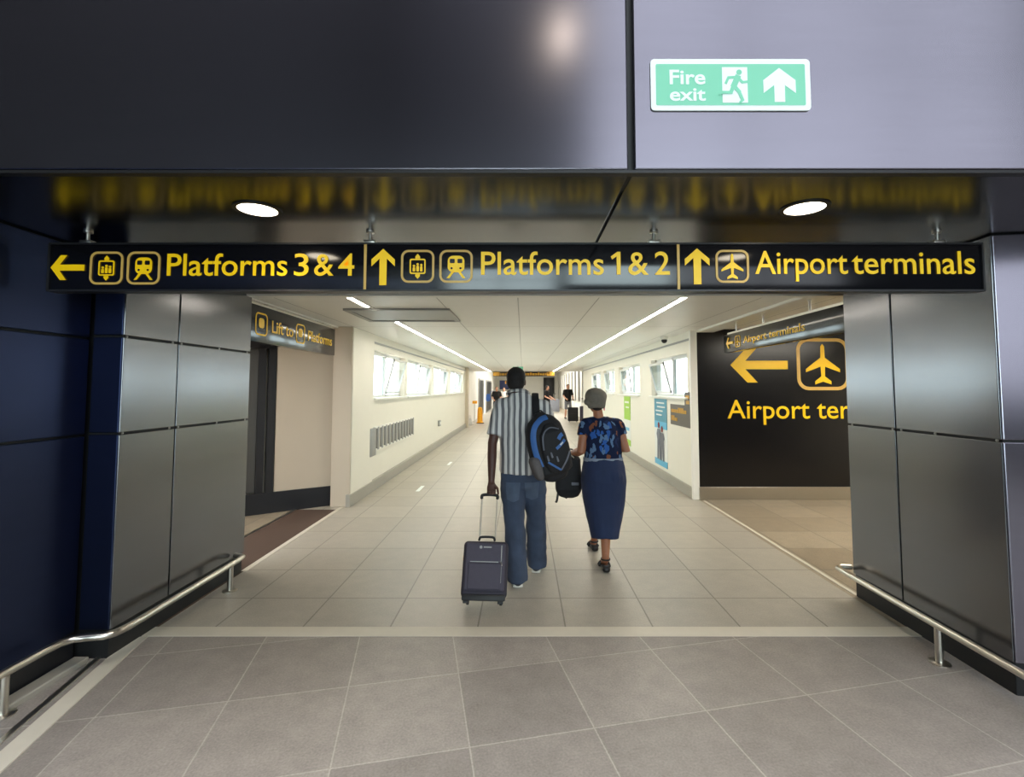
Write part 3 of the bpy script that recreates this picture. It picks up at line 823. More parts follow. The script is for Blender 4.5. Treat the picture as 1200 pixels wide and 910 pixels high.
def icon(parent, kind, cx, cy, w, Y):
    """pictogram in a rounded square; centre cx,cy (x,z), width w"""
    o = Vector((cx, Y, cy))
    b = nb(); ring_prism(b, rrect(w, w, w * 0.22), rrect(w * .87, w * .87, w * .16), o, XA, ZA, 0.003)
    pic = obj('pictogram_outline', b, T['paleyellow'], parent, False)
    b = nb()
    if kind == 'plane': prism(b, scl(PLANE, w * .78, w * .78), o, XA, ZA, 0.003)
    if kind == 'train':
        ring_prism(b, scl(rrect(.50, .50, .16), w, w, 0, w * .07), scl(rrect(.50, .50, .16), .02 * w, .02 * w, 0, w * .07), o, XA, ZA, 0.003)
        prism(b, scl([(-.14, -.17), (-.06, -.17), (-.20, -.36), (-.28, -.36)], w, w), o, XA, ZA, 0.003)
        prism(b, scl([(.14, -.17), (.06, -.17), (.20, -.36), (.28, -.36)][::-1], w, w), o, XA, ZA, 0.003)
    if kind == 'lift':
        ring_prism(b, scl(rrect(.48, .46, .06), w, w), scl(rrect(.40, .38, .03), w, w), o, XA, ZA, 0.003)
        for s in (1, -1):
            prism(b, scl([(-.07, .24 * s), (.07, .24 * s), (.07, .30 * s), (0, .38 * s), (-.07, .30 * s)][::s], w, w), o, XA, ZA, 0.003)
        for u, h in ((-.11, .20), (.0, .28), (.11, .24)):
            prism(b, scl(rrect(.075, h * .62, .02), w, w, u * w, (-.155 + h * .31) * w), o, XA, ZA, 0.003)
            prism(b, scl(circ(.036, 10), w, w, u * w, (-.155 + h * .62 + .045) * w), o, XA, ZA, 0.003)
    g = obj('symbol', b, T['yellow_glow' if Y < 4 else 'yellow'], pic, False)
    if kind == 'train':
        for s in (-1, 1):
            b = nb(); prism(b, scl(rrect(.15, .13, .03), w, w, s * .115 * w, .16 * w), o + Vector((0, -0.0032, 0)), XA, ZA, 0.001); obj('cab_window', b, T['black'], pic, False)
            b = nb(); prism(b, scl(circ(.035, 10), w, w, s * .135 * w, -.06 * w), o + Vector((0, -0.0032, 0)), XA, ZA, 0.001); obj('headlight', b, T['black'], pic, False)


def arrow(parent, pts, x0, x1, y0, y1, Y):
    p = at((x0 + x1) / 2, (y0 + y1) / 2, Y); q0 = at(x0, y1, Y); q1 = at(x1, y0, Y)
    us = [u for u, v in pts]; vs = [v for u, v in pts]
    b = nb(); prism(b, scl(pts, (q1.x - q0.x) / (max(us) - min(us)), (q1.z - q0.z) / (max(vs) - min(vs))), p, XA, ZA, 0.003)
    obj('arrow', b, T['yellow_glow' if Y < 4 else 'yellow'], parent, False)


def letters(parent, body, x0, x1, yb, yc, Y, mat=None, name='lettering', **k):
    mat = mat or ('yellow_glow' if Y < 4 else 'yellow')
    p = at(x0, yb, Y); q = at(x1, yc, Y)
    b = nb(); text(b, body, p.x, q.x, p.z, q.z, Y, **k)
    words_out(b, (q.z - p.z) * 0.16, name, T[mat], parent)


arrow(hs, ARROW_LEFT, 59, 100, 299, 328, Yf)
arrow(hs, ARROW_UP, 435, 463, 291.5, 334, Yf)
arrow(hs, ARROW_UP, 803, 831, 291, 333, Yf)
for k, cx, cy in (('lift', 125, 314), ('train', 168.5, 314), ('lift', 489.5, 312), ('train', 534.5, 312), ('plane', 858, 312)):
    p = at(cx, cy, Yf); icon(hs, k, p.x, p.z, 39.5 * SY / FPX, Yf)
for wd, x0, x1, yb, yc in (('Platforms', 195.6, 337.3, 322.7, 297.3), ('3', 344.6, 362.3, 322.7, 297.3), ('&', 368.2, 391.5, 322.7, 297.3), ('4', 396.4, 415.6, 322.7, 297.3),
                           ('Platforms', 563.7, 707.3, 321.6, 295.0), ('&', 736.3, 759.5, 321.6, 295.0), ('2', 767.5, 784.4, 321.6, 295.0),
                           ('Airport', 885, 992.5, 320.6, 294.2), ('terminals', 998.5, 1141.2, 320.6, 294.2)):
    letters(hs, wd, x0, x1, yb, yc, Yf)
p = at(715.6, 321.6, Yf); q = at(727.2, 295.0, Yf)
b = nb(); prism(b, [(p.x + (q.x - p.x) * u, p.z + (q.z - p.z) * v) for u, v in ((.60, 0), (.98, 0), (.98, 1), (.66, 1), (.02, .79), (.16, .66), (.60, .80))], (0, Yf - 0.0005, 0), XA, ZA, 0.003)
obj('lettering', b, T['yellow_glow'], hs, False)
for px in (427.5, 795.5):
    p = at(px, 340, Yf); b = nb(); box(b, p.x - 0.007, p.x + 0.007, Yf - 0.003, Yf, a0.z + 0.002, a1.z - 0.002); obj('divider', b, T['paleyellow'], hs, False)
for px in (103, 434, 766, 1098):
    p = at(px, 280, SY + 0.03); x = p.x; y = SY + 0.03
    b = nb(); lathe(b, [(0.018, 0), (0.018, 0.006), (0.009, 0.008), (0.009, SOF - a1.z - 0.012), (0.022, SOF - a1.z - 0.010), (0.022, SOF - a1.z)], (x, y, a1.z), (0, 0, 1), 14)
    box(b, x - 0.03, x + 0.03, y - 0.02, y + 0.02, a1.z + 0.004, a1.z + 0.026, 0.003)
    obj('hanger', b, T['steel'], hs)

# ------------------------------------------------------------------ fire exit sign
c0 = at(762.5, 130.5, HDY); c1 = at(947.5, 70.5, HDY)
W_, H_ = c1.x - c0.x, c1.z - c0.z; cc = Vector(((c0.x + c1.x) / 2, HDY - 0.001, (c0.z + c1.z) / 2))
fe = thing('fire_exit_sign', 'green and white fire exit sign on the header with running figure', 'sign', (cc.x, HDY, c0.z))
b = nb(); prism(b, rrect(W_, H_, 0.016), cc, XA, ZA, 0.006); obj('white_board', b, T['signwhite'], fe, False)
b = nb(); prism(b, rrect(W_ * .935, H_ * .80, 0.006), cc + Vector((0, -0.006, 0)), XA, ZA, 0.001); obj('green_face', b, T['green'], fe, False)
Yg = HDY - 0.008
g0 = lambda fx, fy: Vector((c0.x + W_ * fx, Yg, c1.z - H_ * fy))       # position by fraction of the sign


def letters3(body, fx0, fx1, fyb, fyc):
    p = g0(fx0, fyb); q = g0(fx1, fyc)
    b = nb(); text(b, body, p.x, q.x, p.z, q.z, Yg, 0.001, 0.018); obj('lettering', b, T['signwhite'], fe, False)


letters3('Fire', 0.118, 0.342, 0.49, 0.215)
letters3('exit', 0.118, 0.342, 0.81, 0.56)
p = g0(0.525, 0.51)
b = nb(); prism(b, [(-W_ * .078, -H_ * .345), (W_ * .08, -H_ * .345), (W_ * .08, H_ * .345), (-W_ * .078, H_ * .345)], p, XA, ZA, 0.001); dw = obj('doorway', b, T['signwhite'], fe, False)
FIG = [  # limbs of the running figure, in units of the sign height, (x0,z0,x1,z1,half width)
    (.06, .16, -.02, -.02, .055), (.05, .15, -.12, .14, .026), (-.12, .14, -.17, .03, .024), (.07, .13, .14, .05, .026), (.14, .05, .24, .06, .022),
    (-.01, -.03, .08, -.14, .036), (.08, -.14, .14, -.30, .030), (.14, -.30, .09, -.34, .022), (-.03, -.03, -.08, -.15, .036), (-.08, -.15, -.26, -.15, .028), (-.26, -.15, -.29, -.19, .02)]
b = nb()
for (x0, z0, x1, z1, hw) in FIG:
    d = Vector((x1 - x0, z1 - z0)); n = Vector((-d.y, d.x)).normalized() * hw; e = d.normalized() * hw * .5
    pts = [(x0 - e.x + n.x, z0 - e.y + n.y), (x0 - e.x - n.x, z0 - e.y - n.y), (x1 + e.x - n.x, z1 + e.y - n.y), (x1 + e.x + n.x, z1 + e.y + n.y)]
    prism(b, [(u * H_, v * H_) for u, v in pts], p + Vector((0, -0.0012 - 0.00002 * len(b.faces), 0)), XA, ZA, 0.0008)
prism(b, circ(.052 * H_, 16, .085 * H_, .245 * H_), p + Vector((0, -0.0012, 0)), XA, ZA, 0.0008)
obj('running_figure', b, T['green'], dw, False)
p = g0(0.805, 0.51)
b = nb(); prism(b, scl([(0, .5), (.46, .14), (.46, -.24), (.15, .0), (.15, -.5), (-.15, -.5), (-.15, .0), (-.46, -.24), (-.46, .14)], H_ * .66, H_ * .66), p, XA, ZA, 0.001); obj('arrow', b, T['signwhite'], fe, False)

# ------------------------------------------------------------------ lettering on the black wall
BY = 7.36
bs = thing('wall_sign', 'large yellow airport lettering and arrow on the black wall', 'sign', (4.0, BY, 1.0))
arrow(bs, ARROW_LEFT, 856.5, 922.5, 407, 448, BY - 0.001)
p = at(964, 426.5, BY); icon(bs, 'plane', p.x, p.z, 61 * BY / FPX, BY - 0.001)
letters(bs, 'Airport terminals', 852.5, 1073, 490, 468.5, BY - 0.001)

# ------------------------------------------------------------------ the two signs hung lengthwise in the openings
def side_sign(name, lab, X, y0, y1, z0, z1, face, words_, hang):
    o = thing(name, lab, 'sign', (X, (y0 + y1) / 2, z0))
    b = nb(); box(b, X - 0.04, X + 0.04, y0, y1, z0, z1, 0.004); obj('sign_board', b, T['black'], o)
    L_ = y1 - y0; h = z1 - z0
    # local frame: x runs along the sign for a reader on the corridor side
    if face > 0: f = Matrix(((0, -1, 0, X + 0.041), (1, 0, 0, y0), (0, 0, 1, z0), (0, 0, 0, 1)))
    else: f = Matrix(((0, 1, 0, X - 0.041), (-1, 0, 0, y1), (0, 0, 1, z0), (0, 0, 0, 1)))
    x = 0.08
    for kind, val, wd in words_:
        b = nb()
        if kind == 'text':
            text(b, val, x, x + wd, h * .34, h * .68, 0.0, 0.003, 0.01); words_out(b, h * .34 * .16, 'lettering', T['yellow'], o, f); x += wd + 0.07
            continue
        elif kind == 'arrow': prism(b, scl(ARROW_LEFT, wd, wd), (x + wd / 2, 0, h * .5), XA, ZA, 0.003); nm = 'arrow'
        else:
            s = h * .62
            ring_prism(b, rrect(s, s, s * .22), rrect(s * .86, s * .86, s * .16), (x + s / 2, 0, h * .5), XA, ZA, 0.003)
            if kind == 'plane': prism(b, scl(PLANE, s * .7, s * .7), (x + s / 2, 0, h * .5), XA, ZA, 0.003)
            else:
                prism(b, scl(rrect(.44, .44, .14), s, s, 0, s * .05), (x + s / 2, 0, h * .5), XA, ZA, 0.003)
            nm = 'pictogram'
        obj(nm, b, T['yellow'], o, False, mtx=f)
        x += wd + 0.07
    b = nb(); box(b, X - 0.012, X + 0.012, y0 + 0.05, y1 - 0.05, z1, z1 + 0.03); obj('carrier_rail', b, T['steel'], o)
    for y in hang:
        b = nb(); lathe(b, [(0.02, 0), (0.01, 0.012), (0.01, CEIL - z1 - 0.05), (0.025, CEIL - z1 - 0.03)], (X, y, z1), (0, 0, 1), 12); obj('hanger', b, T['steel'], o)


side_sign('platform_sign', 'black sign with yellow lettering hung lengthwise above the brown mat', -2.58, 4.56, 6.62, 2.075, 2.43, 1,
          (('train', None, .24), ('text', 'Lift to', .46), ('train', None, .24), ('text', 'Platforms', .72)), (4.9, 6.3))
side_sign('terminal_sign', 'black sign with yellow lettering hung lengthwise above the side passage', 2.70, 4.0, 6.5, 2.10, 2.33, -1,
          (('arrow', None, .2), ('plane', None, .16), ('text', 'Airport terminals', 1.3)), (4.6, 5.5, 6.2))

# ------------------------------------------------------------------ bumper rails
def rail(lab, path, posts, loc):
    o = thing('bumper_rail', lab, 'rail', loc)
    b = nb(); sweep(b, path, [0.021] * len(path), None, 16); obj('rail_tube', b, T['steel'], o)
    for (x, y, z) in posts:
        b = nb(); lathe(b, [(0.055, 0), (0.055, 0.006), (0.048, 0.009), (0.021, 0.010), (0.021, z - 0.012)], (x, y, 0), (0, 0, 1), 20); obj('post', b, T['steel'], o)
    return o


zr = 0.205
left_path = [(-2.46, 4.30, zr), (-2.385, 4.275, zr), (-2.372, 4.18, zr)] + [(-2.37, y, zr) for y in (3.9, 3.5, 3.15, 3.04)] + \
    [(-2.385, 2.97, zr), (-2.42, 2.93, zr), (-2.50, 2.915, zr), (-2.56, 2.90, zr), (-2.597, 2.85, zr), (-2.605, 2.76, zr)] + [(-2.605, y, zr) for y in (2.4, 1.6, 0.6)]
rail('steel bumper rail along the left dark pillar and wall', left_path, ((-2.37, 4.08, zr), (-2.605, 2.56, zr), (-2.605, 1.1, zr)), (-2.45, 3.0, 0))
right_path = [(2.60, 4.0, 0.215), (2.53, 4.01, 0.215), (2.49, 3.98, 0.215), (2.483, 3.9, 0.215)] + [(2.48, y, 0.215) for y in (3.4, 2.9, 2.3, 1.7)]
rail('steel bumper rail along the right dark pillar', right_path, ((2.48, 3.03, 0.215), (2.48, 1.9, 0.215)), (2.5, 3.0, 0))

# ------------------------------------------------------------------ things on the corridor walls
gr = thing('wall_grille', 'grey slotted grille low on the left corridor wall', 'grille', (XL, 9.2, 0.55))
b = nb(); box(b, XL - 0.005, XL + 0.045, 7.75, 8.02, 0.56, 1.0, 0.006); obj('end_plate', b, T['greymetal'], gr)
b = nb()
for z in (0.62, 0.98): box(b, XL, XL + 0.03, 8.0, 10.8, z, z + 0.03)
obj('rail', b, T['white'], gr, False)
for k in range(12):
    y = 8.15 + k * 0.235
    b = nb(); box(b, XL, XL + 0.035, y, y + 0.085, 0.63, 1.0, 0.004); obj('slat', b, T['greymetal'], gr)
wbx = thing('wall_box', 'small grey box on the left corridor wall under the windows', 'wall box', (XL, 14.2, 0.58))
b = nb(); box(b, XL - 0.005, XL + 0.05, 14.05, 14.3, 0.56, 0.72, 0.01); obj('body', b, T['greymetal'], wbx)
b = nb(); box(b, XL + 0.05, XL + 0.056, 14.1, 14.25, 0.6, 0.68, 0.002); obj('lid', b, T['white'], wbx)
for y, lab in ((8.15, 'nearer short white dash on the left of the corridor floor'), (10.85, 'farther short white dash on the left of the corridor floor')):
    b = nb(); prism(b, [(-.03, -.22), (.03, -.22), (.03, .22), (-.03, .22)], (-1.68 if y < 9 else -1.60, y, 0.0), (1, 0, 0), (0, 1, 0), 0.002)
    tag(obj('floor_mark', b, T['signwhite'], None, False), lab, 'floor marking', 'white dashes on the corridor floor')
cv = thing('security_camera', 'small dome camera on a bracket near the ceiling above the right windows', 'camera', (2.40, 8.2, 2.4))
b = nb(); lathe(b, [(0.07, 0), (0.07, 0.02), (0.05, 0.05), (0.04, 0.055)], (2.36, 8.2, CEIL - 0.001), (0, 0, -1), 20); obj('mount', b, T['white'], cv)
b = nb(); ell(b, (2.36, 8.2, CEIL - 0.07), (0.048, 0.048, 0.045)); obj('dome', b, T['blackrubber'], cv)


def wallx(name, lab, cat, X, ya, yb, z0, z1, cells):
    """a flat poster on the right wall: cells = (u0,u1,v0,v1,mat,name) fractions, u from the near edge"""
    o = thing(name, lab, cat, (X, (ya + yb) / 2, z0))
    for i, (u0, u1, v0, v1, m, nm) in enumerate(cells):
        y0 = ya + (yb - ya) * u0; y1 = ya + (yb - ya) * u1; t = 0.006 + 0.0015 * i
        b = nb(); box(b, X - t, X - 0.0002, y0, y1, z0 + (z1 - z0) * v0, z0 + (z1 - z0) * v1); obj(nm, b, T[m], o, False)
    return o


po = wallx('poster', 'tall blue and white poster with two standing figures on the right corridor wall', 'poster', XR, 8.66, 9.46, 0.23, 1.44,
           [(0, 1, 0, 1, 'paper', 'sheet'), (0, 1, 0.56, 1, 'teal', 'heading_field'), (0, 1, 0.555, 0.66, 'skyblue', 'band'), (0, 1, 0, 0.09, 'skyblue', 'foot_band'),
            (.18, .80, .93, .95, 'paper', 'text_line'), (.12, .74, .87, .89, 'paper', 'text_line'), (.30, .85, .81, .83, 'paper', 'text_line'), (.35, .8, .75, .77, 'paper', 'text_line')])
for cy, m1, m2, hz in ((9.16, 'red', 'greycloth', 0.86), (8.95, 'greycloth', 'darkmetal', 0.80)):
    b = nb(); f = Matrix(((0, 0, 1, XR - 0.012), (-1, 0, 0, cy), (0, 1, 0, 0.33), (0, 0, 0, 1)))
    prism(b, [(-.12, 0), (-.03, 0), (0, .32), (.03, 0), (.12, 0), (.10, .36), (.15, hz - .40), (.09, hz - .30), (-.09, hz - .30), (-.15, hz - .40), (-.10, .36)], (0, 0, 0), (1, 0, 0), (0, 1, 0), -0.002)
    h_ = nb(); prism(h_, circ(.06, 12, 0, hz - .235), (0, 0, 0), (1, 0, 0), (0, 1, 0), -0.002); obj('printed_head', h_, T['red'], po, False, mtx=f)
    obj('printed_figure', b, T['greycloth' if m1 == 'red' else 'greytrim'], po, False, mtx=f)
wallx('poster', 'narrow lime green poster on the right corridor wall behind the woman', 'poster', XR, 11.6, 12.3, 0.28, 1.44,
      [(0, 1, 0, 1, 'paper', 'sheet'), (0, 1, 0.52, 1, 'lime', 'green_field'), (0, 1, 0, 0.12, 'lime', 'foot_band'), (.2, .85, .86, .9, 'paper', 'text_line'), (.2, .7, .76, .79, 'paper', 'text_line'), (.2, .8, .3, .36, 'skyblue', 'picture')])
ds = wallx('direction_sign', 'dark brown sign with small yellow lettering beside the black wall', 'sign', XR, 7.42, 8.44, 1.03, 1.37,
           [(0, 1, 0, 1, 'darksign', 'plate'), (0, .26, 1.0, 1.6, 'darksign', 'upper_plate'), (.05, .2, 1.06, 1.22, 'amber', 'symbol'), (.05, .2, 1.3, 1.46, 'amber', 'symbol')])
random.seed(9)
for zz, n in ((1.235, 11), (1.10, 5)):
    b = nb(); y = 8.36
    for k in range(n):
        wd = random.uniform(.035, .06); hh = random.choice((.055, .055, .085))
        box(b, XR - 0.016, XR - 0.01, y - wd, y, zz, zz + hh); y -= wd + .022
    obj('yellow_marks', b, T['amber'], ds, False)

# ------------------------------------------------------------------ things far down the corridor
ga = thing('overhead_sign', 'dark overhead sign with amber lettering across the far end of the corridor', 'sign', (0, 24.6, 2.26))
b = nb(); box(b, -1.5, 1.55, 24.55, 24.67, 2.24, 2.47, 0.004); obj('sign_board', b, T['darkmetal'], ga)
random.seed(3); b = nb(); x = -1.45
while x < 1.45:
    wd = random.uniform(.06, .13); box(b, x, min(x + wd, 1.5), 24.54, 24.551, 2.285, random.choice((2.39, 2.39, 2.43))); x += wd + .022
obj('amber_marks', b, T['amber'], ga, False)
for x0, x1 in ((-1.5, -1.2), (1.2, 1.55)):
    b = nb(); box(b, x0, x1, 24.535, 24.549, 2.26, 2.45); obj('amber_panel', b, T['amber'], ga, False)
    b = nb(); box(b, x0 + .13, x0 + .17, 24.59, 24.63, 2.47, CEIL); obj('hanger', b, T['steel'], ga, False)
es = thing('exit_sign', 'tiny pale green exit sign hung from the ceiling above the man', 'sign', (-0.2, 19.0, 2.38))
b = nb(); box(b, -0.40, 0.0, 18.98, 19.02, 2.36, 2.47, 0.004); obj('sign_box', b, T['green'], es)
b = nb(); box(b, -0.38, -0.25, 18.972, 18.981, 2.375, 2.455); obj('white_symbol', b, T['signwhite'], es, False)
b = nb(); box(b, -0.22, -0.18, 18.99, 19.01, 2.47, CEIL); obj('hanger', b, T['steel'], es, False)
# white vertical fins with dark gaps on the far right wall
for k in range(9):
    y = 24.4 + k * 2.0
    o = thing('wall_fin', 'white upright fin on the far right wall, number of the row seen behind the seated person', 'wall fin', (3.2, y, 0), 'row of white fins on the far right wall')
    o['label'] = 'one of the white upright fins on the far right wall'
    b = nb(); box(b, 3.14, 3.24, y, y + .8, 0.9, 2.7, 0.01); obj('fin', b, T['white'], o)
    b = nb(); box(b, 3.22, 3.255, y + .8, y + 2.0, 0.9, 2.7); obj('dark_slot', b, T['darkmetal'], o, False)
for y0, y1, lab in ((27.5, 30.5, 'nearer dark glazed door in the far left wall'), (33, 38, 'farther dark glazed door in the far left wall')):
    o = thing('door_2' if y0 < 30 else 'door_3', lab, 'door', (-2.5, y0, 0), None, 'structure')
    b = nb(); box(b, -2.52, -2.44, y0, y1, 0.0, 2.2, 0.01); obj('frame', b, T['greymetal'], o)
    b = nb(); box(b, -2.45, -2.425, y0 + .15, (y0 + y1) / 2 - .1, 0.1, 2.1); box(b, -2.45, -2.425, (y0 + y1) / 2 + .1, y1 - .15, 0.1, 2.1); obj('dark_glass', b, T['darkmetal'], o, False)
o = thing('door_4', 'dark doorway in the far end wall right of the man', 'door', (2.4, 45.8, 0), None, 'structure')
b = nb(); box(b, 1.9, 2.12, 45.7, 45.92, 0, 2.5); box(b, 2.66, 2.9, 45.7, 45.92, 0, 2.5); box(b, 1.9, 2.9, 45.7, 45.92, 2.4, 2.65); obj('frame', b, T['blackrubber'], o, False)
b = nb(); box(b, 2.12, 2.66, 45.8, 45.92, 0, 2.4); obj('door_leaf', b, T['darkmetal'], o, False)
o = thing('notice_board', 'navy board with a yellow corner at the far end behind the left shoulder', 'board', (-1.9, 44, 1.6))
b = nb(); box(b, -2.1, -1.25, 44.0, 44.06, 1.55, 2.35, 0.01); box(b, -1.75, -1.6, 44.01, 44.05, 0, 1.56); obj('board', b, T['navy'], o)
b = nb(); box(b, -1.6, -1.3, 43.985, 44.001, 2.05, 2.3); obj('yellow_corner', b, T['orange'], o, False)
o = thing('bollard', 'yellow orange warning bollard standing at the far left end of the corridor', 'bollard', (-2.03, 23.3, 0))
b = nb(); lathe(b, [(0.17, 0), (0.17, 0.04), (0.13, 0.07), (0.115, 0.6), (0.10, 0.72), (0.05, 0.76)], (-2.03, 23.3, 0), n=20); obj('body', b, T['orange'], o)
b = nb(); lathe(b, [(0.19, 0), (0.19, 0.025)], (-2.03, 23.3, 0.001), n=20); obj('base', b, T['blackrubber'], o)
o = thing('barrier_stand', 'thin grey stand with a yellow top left of the yellow bollard', 'barrier', (-2.3, 23.0, 0))
b = nb(); lathe(b, [(0.14, 0), (0.14, 0.02), (0.02, 0.03), (0.02, 0.95)], (-2.26, 23.0, 0), n=16); obj('post', b, T['steel'], o)
b = nb(); box(b, -2.36, -2.14, 22.95, 23.05, 0.93, 1.06, 0.02); obj('top', b, T['orange'], o)
o = thing('carrier_bag', 'small white bag on the floor beside the slim beige post', 'bag', (-2.42, 22.2, 0))
b = nb(); sweep(b, [(-2.36, 22.0, 0.03), (-2.36, 22.0, 0.2), (-2.36, 22.0, 0.3)], [(.11, .07), (.10, .06), (.06, .03)], (1, 0, 0), 14); obj('body', b, T['whitecloth'], o)
b = nb(); sweep(b, spline([(-2.41, 22, .32), (-2.39, 22, .42), (-2.33, 22, .42), (-2.31, 22, .32)], 5), [0.008] * 16, None, 8); obj('handle', b, T['whitecloth'], o)

# ------------------------------------------------------------------ people
def hand(bm, W, d, n, t, curl=(35, 40, 30), s=1.0, thumb=30, spread=0.0):
    d = Vector(d).normalized(); n = Vector(n); n = (n - d * n.dot(d)).normalized(); t = Vector(t); t = (t - d * t.dot(d) - n * t.dot(n)).normalized()
    W = Vector(W)
    sweep(bm, [W - d * .03 * s, W + d * .01 * s, W + d * .05 * s, W + d * .085 * s], [(.024 * s, .02 * s), (.029 * s, .018 * s), (.039 * s, .016 * s), (.039 * s, .013 * s)], t, 14)
    for off, ln, r in ((.030, .070, .0090), (.010, .079, .0095), (-.010, .073, .0090), (-.029, .057, .0080)):
        p = W + d * .085 * s + t * off * s; a = 0.0; pts = [p - d * .02 * s, p]; rr = [r * s, r * s]
        dd = (d + t * off * spread).normalized()
        for c, fr_ in zip(curl, (.46, .30, .24)):
            a += R(c); v = dd * math.cos(a) + n * math.sin(a); p = p + v * ln * fr_ * s; pts.append(p); rr.append(rr[-1] * .93)
        sweep(bm, pts, rr, t, 10)
    p = W + d * .025 * s + t * .022 * s; v = (d * .62 + t * .62 + n * .38).normalized(); q = p + v * .045 * s
    v2 = (d * math.cos(R(thumb)) + n * math.sin(R(thumb)) + t * .15).normalized(); q2 = q + v2 * .034 * s; q3 = q2 + (v2 + n * .3).normalized() * .026 * s
    sweep(bm, [p, q, q2, q3], [.013 * s, .0115 * s, .0105 * s, .009 * s], None, 10)


def head(bm, c, f, r, u, s=1.0):
    f, r, u = Vector(f).normalized(), Vector(r).normalized(), Vector(u).normalized(); c = Vector(c)
    rot = Matrix((r, f, u)).transposed()
    P = lambda a, b_, z: c + r * (a * s) + f * (b_ * s) + u * (z * s)
    ell(bm, P(0, -.012, .032), (.076 * s, .096 * s, .088 * s), rot, 20)
    ell(bm, P(0, .020, -.035), (.062 * s, .073 * s, .082 * s), rot, 18)
    ell(bm, P(0, .060, -.092), (.030 * s, .026 * s, .024 * s), rot, 12)
    ell(bm, P(0, .066, .030), (.052 * s, .022 * s, .014 * s), rot, 12)
    sweep(bm, [P(0, .082, .018), P(0, .098, -.012), P(0, .106, -.030)], [.009 * s, .011 * s, .014 * s], r, 10)
    ell(bm, P(.014, .094, -.033), (.009 * s, .011 * s, .008 * s), rot, 8); ell(bm, P(-.014, .094, -.033), (.009 * s, .011 * s, .008 * s), rot, 8)
    ell(bm, P(0, .086, -.060), (.024 * s, .010 * s, .006 * s), rot, 10); ell(bm, P(0, .084, -.070), (.022 * s, .010 * s, .007 * s), rot, 10)
    for q in (-1, 1):
        ell(bm, P(q * .040, .052, -.028), (.022 * s, .025 * s, .02 * s), rot, 10)
        ell(bm, P(q * .078, -.006, -.012), (.010 * s, .019 * s, .032 * s), rot, 12)


def limb(bm, a, b_, c, r, side=None, bulge=0.0):
    """upper-lower limb a-b-c with radii r = (start, mid upper, joint, mid lower, end)"""
    a, b_, c = Vector(a), Vector(b_), Vector(c)
    sweep(bm, [a, a.lerp(b_, .45), b_, b_.lerp(c, .35), b_.lerp(c, .7), c], [r[0], r[1], r[2], r[3], (r[3] + r[4]) / 2, r[4]], side, 14)


